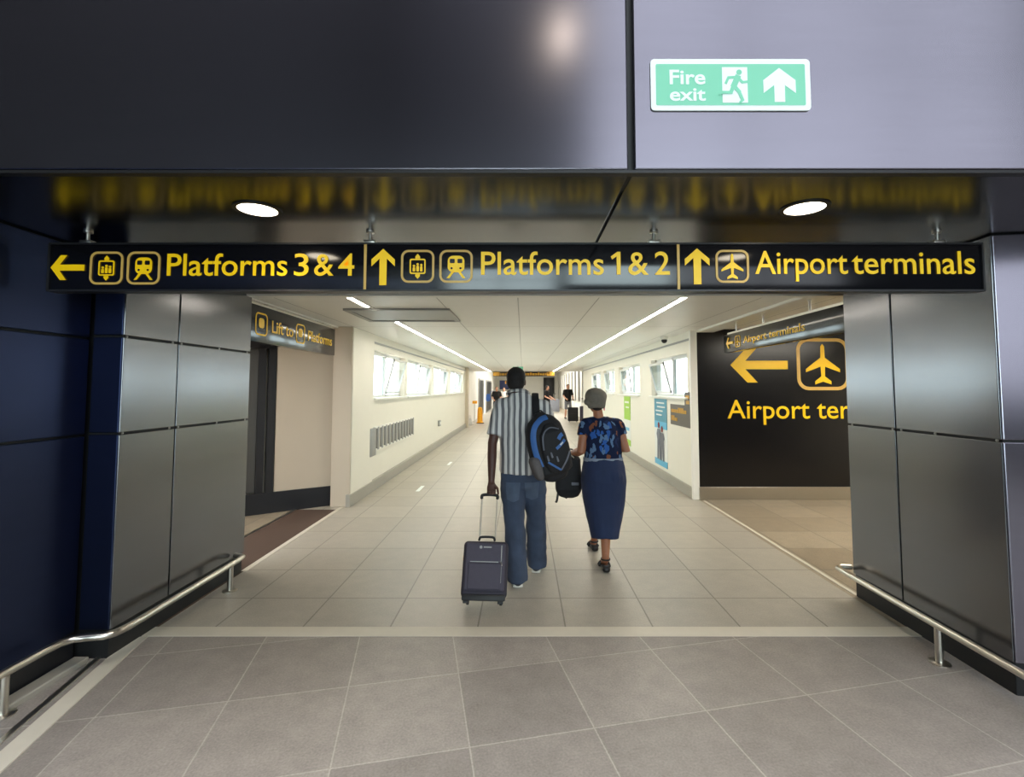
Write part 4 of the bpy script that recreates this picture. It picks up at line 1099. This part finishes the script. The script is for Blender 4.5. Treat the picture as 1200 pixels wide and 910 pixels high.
def person(lab, J, skin, hair, f, scale=1.0, voxel=0.006, female=False, hands=None, haircap=True, root=None, face=True):
    o = thing('person', lab, 'person', root)
    f = Vector(f).normalized(); u = Vector((0, 0, 1)); r = f.cross(u).normalized(); s = scale
    bm = nb()
    pv, ch, nk = Vector(J['pelvis']), Vector(J['chest']), Vector(J['neck'])
    k = .92 if female else 1.0
    sweep(bm, [pv - u * .07 * s, pv, pv.lerp(ch, .45), ch, nk - u * .06 * s], [(.13 * s, .09 * s), (.145 * s, .10 * s), (.125 * s * k, .088 * s), (.150 * s * k, .10 * s), (.085 * s, .06 * s)], r, 18)
    sweep(bm, [Vector(J['sl']), nk - u * .07 * s, Vector(J['sr'])], [.048 * s * k, .055 * s, .048 * s * k], f, 12)
    hc = Vector(J['head'])
    sweep(bm, [nk - u * .05 * s, nk + (hc - nk) * .35, hc - u * .03 * s - f * .01], [.062 * s * k, .054 * s * k, .054 * s * k], r, 14)
    hf = Vector(J.get('look', f)).normalized(); hr = hf.cross(u).normalized()
    head(bm, hc, hf, hr, hr.cross(hf), s * (.96 if female else 1.0))
    for q in 'lr':
        limb(bm, J['s' + q], J['e' + q], J['w' + q], [v * s * (1.12 if female else 1.0) for v in (.050, .046, .040, .040, .027)])
        limb(bm, J['h' + q], J['k' + q], J['a' + q], [v * s for v in (.080, .074, .052, .054, .036)])
        a, t = Vector(J['a' + q]), Vector(J['t' + q])
        fw = (t - a); fw.z = 0; fw.normalize(); sd = fw.cross(u)
        heel = a - fw * .035 * s + u * (-a.z + J.get('g' + q, 0.0) + .036 * s) if ('h' + q + 'heel') not in J else Vector(J['h' + q + 'heel'])
        sweep(bm, [a + u * .02, a - u * .02 * s, (heel + t) / 2 + u * .018 * s, t - fw * .04 * s, t], [.034 * s, .038 * s, (.036 * s, .032 * s), (.042 * s, .022 * s), (.034 * s, .016 * s)], sd, 12)
        ell(bm, heel, (.030 * s, .032 * s, .030 * s), None, 10)
        h = (hands or {}).get(q)
        if h is None:
            d = (Vector(J['w' + q]) - Vector(J['e' + q])).normalized()
            h = dict(d=d, n=(-r if q == 'r' else r), t=f, curl=(22, 25, 18))
        hand(bm, Vector(J['w' + q]), h['d'], h['n'], h['t'], h.get('curl', (30, 35, 25)), s * (.92 if female else 1.0), h.get('thumb', 30))
    me = remesh(bm, voxel, 3)
    body = finish('body', me, T[skin], o, True, None)
    P = lambda a, b_, z: hc + hr * (a * s) + hf * (b_ * s) + u * (z * s)
    if face:
        for q in (-1, 1):
            b = nb(); ell(b, P(q * .031, .076, .004), (.012 * s, .0105 * s, .0065 * s), None, 10); e_ = obj('eye', b, T['eye'], body)
            b = nb(); ell(b, P(q * .031, .0855, .004), (.0056 * s, .0022 * s, .0056 * s), None, 8); obj('pupil', b, T['hair'], e_)
    if haircap:
        b = nb(); rot = Matrix((hr, hf, u)).transposed()
        hw = 1.0 if female else 1.07
        ell(b, P(0, -.016, .034), (.0795 * s * hw, .0985 * s, .0895 * s), rot, 20)
        ell(b, P(0, -.042, -.016), (.073 * s * hw, .068 * s, .078 * s), rot, 16)
        # keep the face clear
        bmesh.ops.bisect_plane(b, geom=b.verts[:] + b.edges[:] + b.faces[:], plane_co=P(0, .055, .055), plane_no=(hf * 1.0 - u * .35).normalized(), clear_outer=True)
        obj('hair', b, T[hair], o)
    return o, r, u, f


def shoes(o, J, q, sole, upper, s=1.0):
    a, t = Vector(J['a' + q]), Vector(J['t' + q]); u = Vector((0, 0, 1))
    fw = t - a; fw.z = 0; fw.normalize(); sd = fw.cross(u)
    g = J.get('g' + q, 0.0)
    p0 = Vector((a.x, a.y, g)) - fw * .065 * s; p1 = Vector((t.x, t.y, g)) + fw * .03 * s
    b = nb(); sweep(b, [p0 + u * .055, p0.lerp(p1, .3) + u * .06, p0.lerp(p1, .65) + u * .05, p1 - fw * .02 + u * .04], [(.040, .042), (.043, .046), (.048, .036), (.040, .026)], sd, 16); up = obj('shoe', b, T[upper], o)
    b = nb(); sweep(b, [p0 + u * .014, p0.lerp(p1, .35) + u * .014, p0.lerp(p1, .7) + u * .014, p1 + u * .014], [(.041, .014), (.042, .014), (.050, .014), (.038, .012)], sd, 16, exp=3); obj('sole', b, T[sole], up)


# ---- the man with the suitcase
MY = 4.32
J = dict(head=at(604.8, 446, MY) + Vector((0, .02, 0)), neck=(-.045, MY, 1.535), chest=(-.012, MY, 1.30), pelvis=(-.005, MY, .96),
         sl=(-.195, MY, 1.475), sr=(.180, MY - .01, 1.465), el=(-.262, 4.235, 1.165), wl=(-.262, 4.13, .862),
         er=(.27, 4.33, 1.17), wr=(.20, 4.53, 1.25),
         hl=(-.098, MY, .93), hr=(.088, MY, .93), kl=(-.070, 4.27, .50), kr=(.118, 4.42, .51), al=(-.048, 4.205, .085), ar=(.122, 4.53, .085),
         tl=(-.065, 4.39, .025), tr=(.14, 4.70, .025), look=(.05, 1, 0))
man, r_, u_, f_ = person('man seen from behind in striped shirt and jeans pulling a suitcase', J, 'skin_dark', 'hair', (0, 1, 0), 1.0, 0.0055,
                         hands={'l': dict(d=(0, .05, -1), n=(0, -1, -.1), t=(1, 0, 0), curl=(62, 70, 45), thumb=55),
                                'r': dict(d=(-.35, .35, .8), n=(-.6, -.7, 0), t=(-.7, .5, .3), curl=(65, 60, 40), thumb=45)}, root=(0, MY, 0))
b = nb()
sweep(b, [(-.01, MY, .905), (-.008, MY, 1.0), (-.010, MY, 1.15), (-.010, MY, 1.30), (-.010, MY, 1.42), (-.03, MY, 1.525), (-.045, MY, 1.60)],
      [(.190, .142), (.192, .140), (.196, .140), (.205, .145), (.185, .118), (.125, .088), (.068, .062)], (1, 0, 0), 24, cap=False, exp=2.3)
sweep(b, [J['sl'], (-.04, MY, 1.50), J['sr']], [.072, .085, .072], (0, 1, 0), 14)
for q, s1 in (('l', -1), ('r', 1)):
    a, c = Vector(J['s' + q]), Vector(J['e' + q])
    c2 = a.lerp(c, .80)
    sweep(b, [a + Vector((-s1 * .03, 0, -.01)), a.lerp(c, .25), a.lerp(c, .55), c2], [(.078, .082), (.074, .078), (.070, .072), (.072, .070)], (1, 0, 0), 16, cap=False)
shirt_me = remesh(b, 0.010, 5, (0.015, 7.0, (1.3, 1.0, 0.55)))
shirt = finish('shirt', shirt_me, T['shirt'], man, True, None)
b = nb(); ring = [Vector((-.045 + .075 * math.cos(t), MY + .01 + .068 * math.sin(t), 1.602 - .018 * math.sin(t))) for t in [2 * math.pi * i / 28 for i in range(29)]]
sweep(b, ring, [(.013, .040)] * 29, None, 10, cap=False); obj('collar', b, T['shirt'], shirt)
b = nb()
sweep(b, [(-.005, MY, .86), (-.005, MY, .97)], [(.188, .134), (.175, .128)], (1, 0, 0), 22)
limb_pts = {'l': [(-.092, MY, .92), (-.088, 4.30, .72), (-.072, 4.27, .50), (-.058, 4.235, .28), (-.046, 4.205, .10), (-.044, 4.20, .035)],
            'r': [(.084, MY, .92), (.098, 4.37, .72), (.116, 4.42, .51), (.118, 4.475, .30), (.120, 4.52, .11), (.120, 4.525, .045)]}
for q in 'lr':
    sweep(b, limb_pts[q], [(.106, .118), (.103, .110), (.090, .092), (.086, .088), (.087, .096), (.084, .098)], (1, 0, 0), 18, cap=False)
jm = remesh(b, 0.009, 3, (0.017, 9.0, (1.0, 1.0, 0.8)))
jeans = finish('jeans', jm, T['jeans'], man, True, None)
# the mesh now is in local space of the root: rebuild a tree for laying pockets on it
tree = bvh(jm); tree_y[0] = 0.0
for cx in (-.085, .075):
    b = nb(); drape(b, tree, lambda uu, vv, cx=cx: (cx + (uu - .5) * (.125 - .02 * (1 - vv)), .70 + vv * .14 - (.02 * (1 - abs(uu - .5) * 2) if vv < .05 else 0)), 8, 8, 0.005, 0.006)
    pm = bpy.data.meshes.new('pocket'); bm_pts = b
    bmesh.ops.recalc_face_normals(b, faces=b.faces); b.to_mesh(pm); b.free(); pm.transform(Matrix.Translation(BASE[man.name]))
    finish('pocket', pm, T['jeans_pk'], jeans, True, 40)
for q in 'lr': shoes(man, J, q, 'sole', 'shoe')

# ---- wheeled suitcase
tS = R(22)
MS = Matrix.Translation((-.293, 3.815, 0)) @ Matrix.Rotation(R(1.5), 4, 'Y') @ Matrix.Rotation(-tS, 4, 'X')
sc = thing('suitcase', 'charcoal wheeled suitcase trailing behind the man', 'suitcase', (-.293, 3.8, 0))
# local: x width, z along the case, y depth (0 = side with wheels, -0.17 = side facing the viewer)
b = nb(); box(b, -.168, .168, -.175, -.005, .045, .440, .032, 4); obj('shell', b, T['case_side'], sc, mtx=MS)
b = nb(); box(b, -.150, .150, -.196, -.165, .095, .426, .016, 3); fp = obj('front_panel', b, T['case'], sc, mtx=MS)
b = nb(); box(b, -.122, .122, -.208, -.190, .105, .285, .010, 3); obj('front_pocket', b, T['case'], fp, mtx=MS)
b = nb(); box(b, -.110, .100, -.2025, -.194, .290, .296); box(b, .118, .124, -.200, -.190, .15, .41); obj('zip', b, T['greymetal'], fp, False, mtx=MS)
b = nb(); lathe(b, [(.011, 0), (.011, .004)], (-.035, -.195, .395), (0, -1, 0), 14); box(b, -.015, .045, -.199, -.195, .391, .400); obj('badge', b, T['greymetal'], fp, False, mtx=MS)
b = nb(); sweep(b, [(.118, -.205, .292), (.128, -.210, .270)], [.005, .004], None, 8); obj('zip_pull', b, T['steel'], fp, mtx=MS)
b = nb(); sweep(b, spline([(-.06, -.09, .455), (-.045, -.09, .476), (.045, -.09, .476), (.06, -.09, .455)], 5), [.009] * 16, None, 10); obj('carry_handle', b, T['blackrubber'], sc, mtx=MS)
b = nb(); box(b, -.158, .158, -.185, -.03, .030, .075, .010, 2)
obj('base', b, T['blackrubber'], sc, mtx=MS)
for x in (-.125, .125):
    b = nb(); box(b, x - .02, x + .02, -.188, -.150, .012, .032, .004); obj('foot', b, T['blackrubber'], sc, mtx=MS)
    b = nb(); lathe(b, [(.018, 0), (.026, .003), (.026, .021), (.018, .024)], (x - .012, -.028, .026), (1, 0, 0), 20); obj('wheel', b, T['blackrubber'], sc, mtx=MS)
b = nb(); box(b, -.145, -.140, -.05, -.02, .04, .44); box(b, -.172, -.164, -.12, -.08, .30, .34, .002); obj('side_tab', b, T['orange'], sc, False, mtx=MS)
for x in (-.062, .062):
    b = nb(); sweep(b, [(x, -.022, .30), (x, -.022, .795)], [.006, .006], None, 10, cap=False); obj('tube', b, T['steel'], sc, mtx=MS)
b = nb(); sweep(b, spline([(-.064, -.022, .785), (-.062, -.022, .805), (-.03, -.022, .812), (.03, -.022, .812), (.062, -.022, .805), (.064, -.022, .785)], 4), [.013] * 21, None, 12); obj('pull_handle', b, T['blackrubber'], sc, mtx=MS)

# ---- backpack on the man's right shoulder
bc = at(641.5, 520.5, 4.07)
MB_ = Matrix.Translation(bc) @ Matrix.Rotation(R(-15), 4, 'Y') @ Matrix.Rotation(R(14), 4, 'Z') @ Matrix.Scale(0.94, 4)
bp = thing('backpack', 'black backpack with blue trim slung on the man by one strap', 'backpack', bc)
b = nb()
sweep(b, [(0, 0, -.265), (0, 0, -.235), (0, 0, -.10), (0, 0, .05), (0, 0, .16), (0, .005, .225), (0, .01, .262)],
      [(.120, .070), (.165, .100), (.182, .112), (.178, .112), (.158, .100), (.115, .075), (.055, .035)], (1, 0, 0), 28, exp=2.7)
bme = remesh(b, 0.008, 4); tb = bvh(bme); bme.transform(MB_)
finish('main_body', bme, T['blacksoft'], bp, True, None)
b = nb()
sweep(b, [(.025, -.105, -.215), (.025, -.120, -.15), (.025, -.125, -.02), (.025, -.115, .10), (.025, -.095, .165)], [(.095, .03), (.120, .045), (.125, .05), (.105, .042), (.05, .02)], (1, 0, 0), 22, exp=2.8)
pme = remesh(b, 0.007, 4); tp = bvh(pme); pme.transform(MB_)
fpk = finish('front_pocket', pme, T['blacksoft'], bp, True, None)


def two_trees(o, d):
    h1 = tb.ray_cast(o, d); h2 = tp.ray_cast(o, d)
    if h1[0] is None: return h2
    if h2[0] is None: return h1
    return h1 if h1[3] < h2[3] else h2


class _T:                                                       # nearest of the two surfaces
    def ray_cast(self, o, d): return two_trees(o, d)


both = _T(); tree_y[0] = 0.0
for nm, pts, hw, m in (('side_band', [(-.125, -.16), (-.140, -.04), (-.132, .08), (-.095, .175), (-.02, .228), (.045, .235)], .021, 'blue'),
                       ('logo_patch', [(.060, .035), (.085, .058), (.110, .068)], .016, 'blue'),
                       ('logo_patch', [(.020, -.035), (.065, -.012), (.115, .018)], .012, 'blue'),
                       ('logo_mark', [(.060, -.014), (.09, .004)], .006, 'sole'),
                       ('chevron_trim', [(-.075, -.125), (-.02, -.180), (.025, -.222)], .008, 'blue'),
                       ('chevron_trim', [(.025, -.222), (.085, -.150), (.135, -.085)], .007, 'greytrim'),
                       ('zip_line', [(-.085, -.02), (-.055, .10), (.02, .145), (.095, .115)], .005, 'greytrim')):
    b = nb(); drape(b, both, ribbon(pts, hw), 28, 4, 0.004, 0.008); obj(nm, b, T[m], bp, True, 40, mtx=MB_)
for x, z in ((-.035, -.055), (.005, -.10), (-.07, -.075)):
    b = nb(); h = both.ray_cast(Vector((x, -1, z)), Vector((0, 1, 0))); sweep(b, [h[0] + Vector((0, -.006, 0)), h[0] + Vector((0, -.010, -.035))], [.007, .009], None, 8); obj('zip_pull', b, T['greytrim'], bp, mtx=MB_)
b = nb(); sweep(b, [(-.150, -.03, -.24), (-.155, -.03, -.17), (-.158, -.03, -.10)], [(.035, .075), (.045, .085), (.046, .085)], (1, 0, 0), 18, exp=2.6)
obj('mesh_pocket', b, T['mesh'], bp, mtx=MB_)
b = nb(); sweep(b, spline([(-.035, .03, .25), (-.02, .02, .295), (.03, .02, .295), (.045, .03, .25)], 5), [(.012, .006)] * 16, (0, 1, 0), 10); obj('grab_loop', b, T['blacksoft'], bp, mtx=MB_)
sp_ = [(.115, 4.13, 1.375), (.108, 4.165, 1.45), (.105, 4.235, 1.545), (.105, 4.32, 1.585), (.105, 4.41, 1.55), (.11, 4.475, 1.42), (.13, 4.50, 1.25), (.19, 4.46, 1.05), (.24, 4.30, .98), (.23, 4.13, .98)]
sp_ = spline(sp_, 6); b = nb(); sweep(b, sp_, [(.030, .008)] * len(sp_), (1, 0, 0), 12, exp=3); obj('shoulder_strap', b, T['blacksoft'], bp)

# ---- the woman
WY = 4.76
J = dict(head=at(698.5, 470.5, WY) + Vector((0, .02, 0)), neck=(.728, WY, 1.365), chest=(.752, WY, 1.16), pelvis=(.765, WY, .83),
         sl=(.598, WY, 1.285), sr=(.908, WY, 1.285), el=(.548, 4.70, 1.035), wl=(.492, 4.90, 1.00), er=(.972, 4.70, 1.045), wr=(.88, 4.90, 1.08),
         hl=(.68, WY, .80), hr=(.83, WY, .80), kl=(.728, 4.855, .44), kr=(.775, 4.70, .44), al=(.722, 5.10, .10), ar=(.742, 4.53, .115),
         tl=(.715, 5.27, .03), tr=(.745, 4.70, .03), gr=0.0, look=(-.22, 1, 0))
wom, r_, u_, f_ = person('woman seen from behind in grey cap, patterned navy blouse and long denim skirt', J, 'skin_brown', 'hair', (0, 1, 0), .93, 0.0055, True,
                         hands={'l': dict(d=(-.15, .9, -.25), n=(.2, -.2, -1), t=(1, .2, 0), curl=(70, 72, 45), thumb=60),
                                'r': dict(d=(-.6, .7, .15), n=(-.2, -.4, -1), t=(-.5, -.3, .8), curl=(40, 45, 30))}, root=(.765, WY, 0))
b = nb()
sweep(b, [(.765, WY, .95), (.765, WY, 1.02), (.760, WY, 1.12), (.755, WY, 1.22), (.745, WY, 1.30), (.733, WY, 1.345)],
      [(.182, .140), (.180, .138), (.185, .145), (.180, .13), (.135, .095), (.085, .068)], (1, 0, 0), 24, cap=False, exp=2.2)
sweep(b, [J['sl'], (.735, WY, 1.305), J['sr']], [.062, .068, .062], (0, 1, 0), 14)
for q in 'lr':
    a, c = Vector(J['s' + q]), Vector(J['e' + q])
    sweep(b, [a, a.lerp(c, .25), a.lerp(c, .42)], [(.062, .066), (.063, .068), (.064, .068)], (1, 0, 0), 16, cap=False)
blouse = finish('blouse', remesh(b, 0.009, 4, (0.008, 8.0, (1, 1, .7))), T['blouse'], wom, True, None)
b = nb(); sweep(b, [(.765, WY, .945), (.765, WY, .978)], [(.190, .150), (.189, .149)], (1, 0, 0), 32, cap=False, exp=2.2); obj('waistband', b, T['silver'], wom)
b = nb()
sweep(b, [(.765, WY, .96), (.765, WY - .01, .88), (.766, WY - .015, .76), (.768, WY - .01, .60), (.768, WY - .03, .42), (.765, WY - .06, .30), (.764, WY - .075, .235)],
      [(.186, .146), (.205, .170), (.216, .188), (.200, .178), (.170, .160), (.140, .150), (.125, .145)], (1, 0, 0), 28, cap=False, exp=2.2)
ell(b, (.70, WY - .10, .80), (.11, .10, .12)); ell(b, (.835, WY - .10, .80), (.11, .10, .12))
sweep(b, [(.70, WY + .02, .62), (.722, WY + .09, .45), (.722, WY + .14, .355)], [(.11, .12), (.105, .115), (.085, .105)], (1, 0, 0), 18, cap=False)
finish('skirt', remesh(b, 0.009, 5, (0.009, 7.0, (1.6, 1.6, .5))), T['skirt'], wom, True, None)
b = nb(); hc = Vector(J['head']); rot = Matrix.Rotation(R(14), 3, 'X') @ Matrix.Rotation(R(12), 3, 'Z')
ell(b, hc + Vector((-.004, -.032, .050)), (.106, .108, .084), rot, 24)
ell(b, hc + Vector((-.078, -.045, .0)), (.044, .046, .034), rot, 14)
sweep(b, [hc + Vector((0, -.048, -.062)), hc + Vector((0, -.042, -.02)), hc + Vector((0, -.035, .02))], [(.080, .060), (.090, .074), (.096, .088)], (1, 0, 0), 24, cap=False)
finish('knitted_cap', remesh(b, 0.007, 5, (0.004, 18, (1, 1, 1))), T['cap'], wom, True, None)
b = nb(); ell(b, hc + Vector((.082, .005, -.055)), (.008, .014, .034), None, 12); obj('earring', b, T['pink'], wom)
for q in 'lr':
    a, t = Vector(J['a' + q]), Vector(J['t' + q]); fw = (t - a); fw.z = 0; fw.normalize(); sd = fw.cross(Vector((0, 0, 1)))
    p0 = Vector((a.x, a.y, 0)) - fw * .055; p1 = Vector((t.x, t.y, 0)) + fw * .02
    b = nb(); sweep(b, [p0 + Vector((0, 0, .028)), p0.lerp(p1, .3) + Vector((0, 0, .024)), p0.lerp(p1, .65) + Vector((0, 0, .012)), p1 + Vector((0, 0, .011))], [(.034, .026), (.033, .022), (.042, .011), (.034, .010)], sd, 16, exp=3)
    so = obj('sandal_sole', b, T['leather'], wom)
    b = nb()
    mid = p0.lerp(p1, .68)
    for c, rr_, zc in ((mid, .046, .035), (p0.lerp(p1, .52), .044, .05)):
        sweep(b, [c + sd * (rr_ * math.cos(th)) + Vector((0, 0, zc * math.sin(th) + .012)) for th in [math.pi * i / 10 for i in range(11)]], [(.004, .012)] * 11, fw, 8)
    ang = [2 * math.pi * i / 20 for i in range(21)]
    sweep(b, [Vector((a.x, a.y, a.z - .015)) + sd * (.040 * math.cos(th)) + fw * (.042 * math.sin(th)) for th in ang], [(.008, .004)] * 21, (0, 0, 1), 8, cap=False)
    heelc = p0 + fw * .01
    sweep(b, [heelc + sd * (.036 * math.cos(th)) - fw * (.02 * math.sin(th)) + Vector((0, 0, .055)) for th in [math.pi * i / 10 for i in range(11)]], [(.012, .004)] * 11, (0, 0, 1), 8)
    obj('strap', b, T['leather'], so)

# ---- black bag hanging from the woman's hand
hb_ = thing('travel_bag', 'black soft bag hanging between the man and the woman', 'bag', (.455, 4.98, .60))
b = nb(); sweep(b, [(.452, 4.98, .610), (.452, 4.98, .64), (.450, 4.98, .80), (.448, 4.98, .93), (.448, 4.98, .955)], [(.122, .075), (.130, .09), (.130, .09), (.124, .075), (.105, .045)], (1, 0, 0), 26, exp=5)
bag_me = remesh(b, 0.008, 4, (0.006, 9, (1, 1, 1))); tbag = bvh(bag_me)
finish('body', bag_me, T['blacksoft'], hb_, True, None)
b = nb(); hl_ = spline([(.40, 4.96, .95), (.42, 4.97, 1.01), (.468, 4.975, 1.035 - .01), (.51, 4.985, 1.01), (.53, 4.98, .95)], 6); sweep(b, hl_, [(.010, .007)] * len(hl_), (0, 1, 0), 10); obj('handle', b, T['blackrubber'], hb_)
tree_y[0] = 4.98
b = nb(); box(b, .475, .545, 4.878, 4.892, .685, .712, .003); obj('label_patch', b, T['greytrim'], hb_)
for x, z1 in ((.345, .505), (.445, .545)):
    b = nb(); sp2 = spline([(x + .01, 4.96, .625), (x, 4.95, .585), (x - .01, 4.95, z1 + .02), (x - .02, 4.955, z1)], 5); sweep(b, sp2, [(.011, .004)] * len(sp2), (1, 0, 0), 8); obj('strap_end', b, T['blackrubber'], hb_)
b = nb(); sp3 = spline([(.375, 4.93, .90), (.40, 4.90, .96), (.45, 4.905, .985), (.50, 4.91, .95)], 6); sweep(b, sp3, [.006] * len(sp3), None, 8); obj('zip', b, T['steel'], hb_)


# ---- people far away (small in the photograph)
def far_person(lab, x, y, h, f, top, legs, skin, hair, lean=0.0, armf=0.35, shorts=False):
    s = h / 1.78; f = Vector(f).normalized(); u = Vector((0, 0, 1)); r = f.cross(u)
    B = Vector((x, y, 0)); Q = lambda a, b_, z: B + r * (a * s) + f * (b_ * s) + u * (z * s)
    J = dict(head=Q(0, .03 + lean, 1.66), neck=Q(0, lean * .9, 1.50), chest=Q(0, lean * .6, 1.28), pelvis=Q(0, 0, .96),
             sl=Q(-.19, lean * .8, 1.45), sr=Q(.19, lean * .8, 1.45), el=Q(-.25, lean + .02, 1.17), er=Q(.25, lean + .04, 1.17), wl=Q(-.20, lean + armf, 1.02), wr=Q(.20, lean + armf, 1.05),
             hl=Q(-.095, 0, .92), hr=Q(.095, 0, .92), kl=Q(-.10, .10, .51), kr=Q(.10, -.02, .50), al=Q(-.10, .14, .085), ar=Q(.10, -.16, .10), tl=Q(-.11, .32, .025), tr=Q(.11, .02, .03))
    o, r, u, f = person(lab, J, skin, hair, f, s, 0.013, root=B)
    b = nb()
    sweep(b, [Q(0, 0, .90), Q(0, lean * .3, 1.08), J['chest'], Q(0, lean * .8, 1.42), J['neck'] + u * .01], [(.175 * s, .125 * s), (.17 * s, .12 * s), (.19 * s, .13 * s), (.17 * s, .105 * s), (.075 * s, .068 * s)], r, 18, cap=False)
    sweep(b, [J['sl'], J['neck'] - u * .04, J['sr']], [.066 * s, .075 * s, .066 * s], f, 12)
    for q in 'lr':
        a, c = Vector(J['s' + q]), Vector(J['e' + q]); sweep(b, [a, a.lerp(c, .45), a.lerp(c, .8)], [.066 * s, .064 * s, .062 * s], None, 12, cap=False)
    finish('shirt', remesh(b, 0.014, 2), T[top], o, True, None)
    b = nb(); sweep(b, [Q(0, 0, .86), Q(0, 0, .97)], [(.165 * s, .12 * s), (.155 * s, .115 * s)], r, 16)
    for q in 'lr':
        pts = [Vector(J['h' + q]), Vector(J['k' + q])] + ([] if shorts else [Vector(J['a' + q]) - u * .02])
        sweep(b, pts, [.096 * s, .078 * s] + ([] if shorts else [.064 * s]), None, 14, cap=False)
    finish('shorts' if shorts else 'trousers', remesh(b, 0.014, 2), T[legs], o, True, None)
    for q in 'lr': shoes(o, J, q, 'sole', 'shoe', s)


far_person('distant person in black top behind the left shoulder of the man', -1.42, 26.5, 1.74, (.2, -1, 0), 'blackcloth', 'jeans', 'skin_pale', 'hair_brown')
far_person('distant person in white top right behind the striped shirt', -1.15, 30.0, 1.70, (-.2, -1, 0), 'whitecloth', 'greycloth', 'skin_pale', 'hair_brown')
far_person('distant person in black top leaning forward right of the striped shirt', 1.25, 27.5, 1.80, (.8, -.6, 0), 'blackcloth', 'jeans', 'skin_pale', 'hair', 0.10)
far_person('distant person in black top and shorts walking with luggage near the woman', 2.40, 26.4, 1.86, (.25, -1, 0), 'blackcloth', 'greycloth', 'skin_pale', 'hair', 0.0, 0.25, True)


def far_case(lab, x, y, w_, h_, m, band=None):
    o = thing('suitcase', lab, 'suitcase', (x, y, 0), 'distant luggage')
    b = nb(); box(b, x - w_ / 2, x + w_ / 2, y - .13, y + .13, .06, .06 + h_, .03, 3); obj('shell', b, T[m], o)
    b = nb(); box(b, x - w_ * .38, x + w_ * .38, y - .15, y - .12, .14, .06 + h_ * .55, .012); obj('front_pocket', b, T[m], o)
    for q in (-1, 1):
        b = nb(); lathe(b, [(.025, 0), (.03, .004), (.03, .026), (.025, .03)], (x + q * w_ * .36 - .015, y, .031), (1, 0, 0), 14); obj('wheel', b, T['blackrubber'], o)
        b = nb(); sweep(b, [(x + q * .07, y + .1, h_), (x + q * .07, y + .1, h_ + .42)], [.009, .009], None, 8); obj('tube', b, T['steel'], o)
    b = nb(); sweep(b, [(x - .08, y + .1, h_ + .42), (x + .08, y + .1, h_ + .42)], [.016, .016], None, 10); obj('pull_handle', b, T['blackrubber'], o)


far_case('distant black suitcase standing beside the walking person in shorts', 2.42, 24.0, .50, .66, 'blacksoft')
far_case('distant narrow dark suitcase at the right wall, next to the wider black one', 2.92, 23.9, .36, .72, 'case')
far_case('distant grey suitcase on the floor between the two dark tops', 2.15, 33.5, .62, .85, 'greycloth')
o = thing('shoulder_bag', 'small blue bag at the side of the distant person left of the man', 'bag', (-1.86, 26.3, 1.1))
b = nb(); sweep(b, [(-1.86, 26.3, 1.0), (-1.86, 26.3, 1.12), (-1.86, 26.3, 1.30)], [(.11, .07), (.13, .08), (.10, .05)], (1, 0, 0), 14); obj('body', b, T['bluecloth'], o)
b = nb(); sp4 = spline([(-1.78, 26.3, 1.30), (-1.70, 26.28, 1.46), (-1.62, 26.32, 1.50), (-1.58, 26.42, 1.48)], 5); sweep(b, sp4, [.012] * len(sp4), None, 8); obj('strap', b, T['bluecloth'], o)
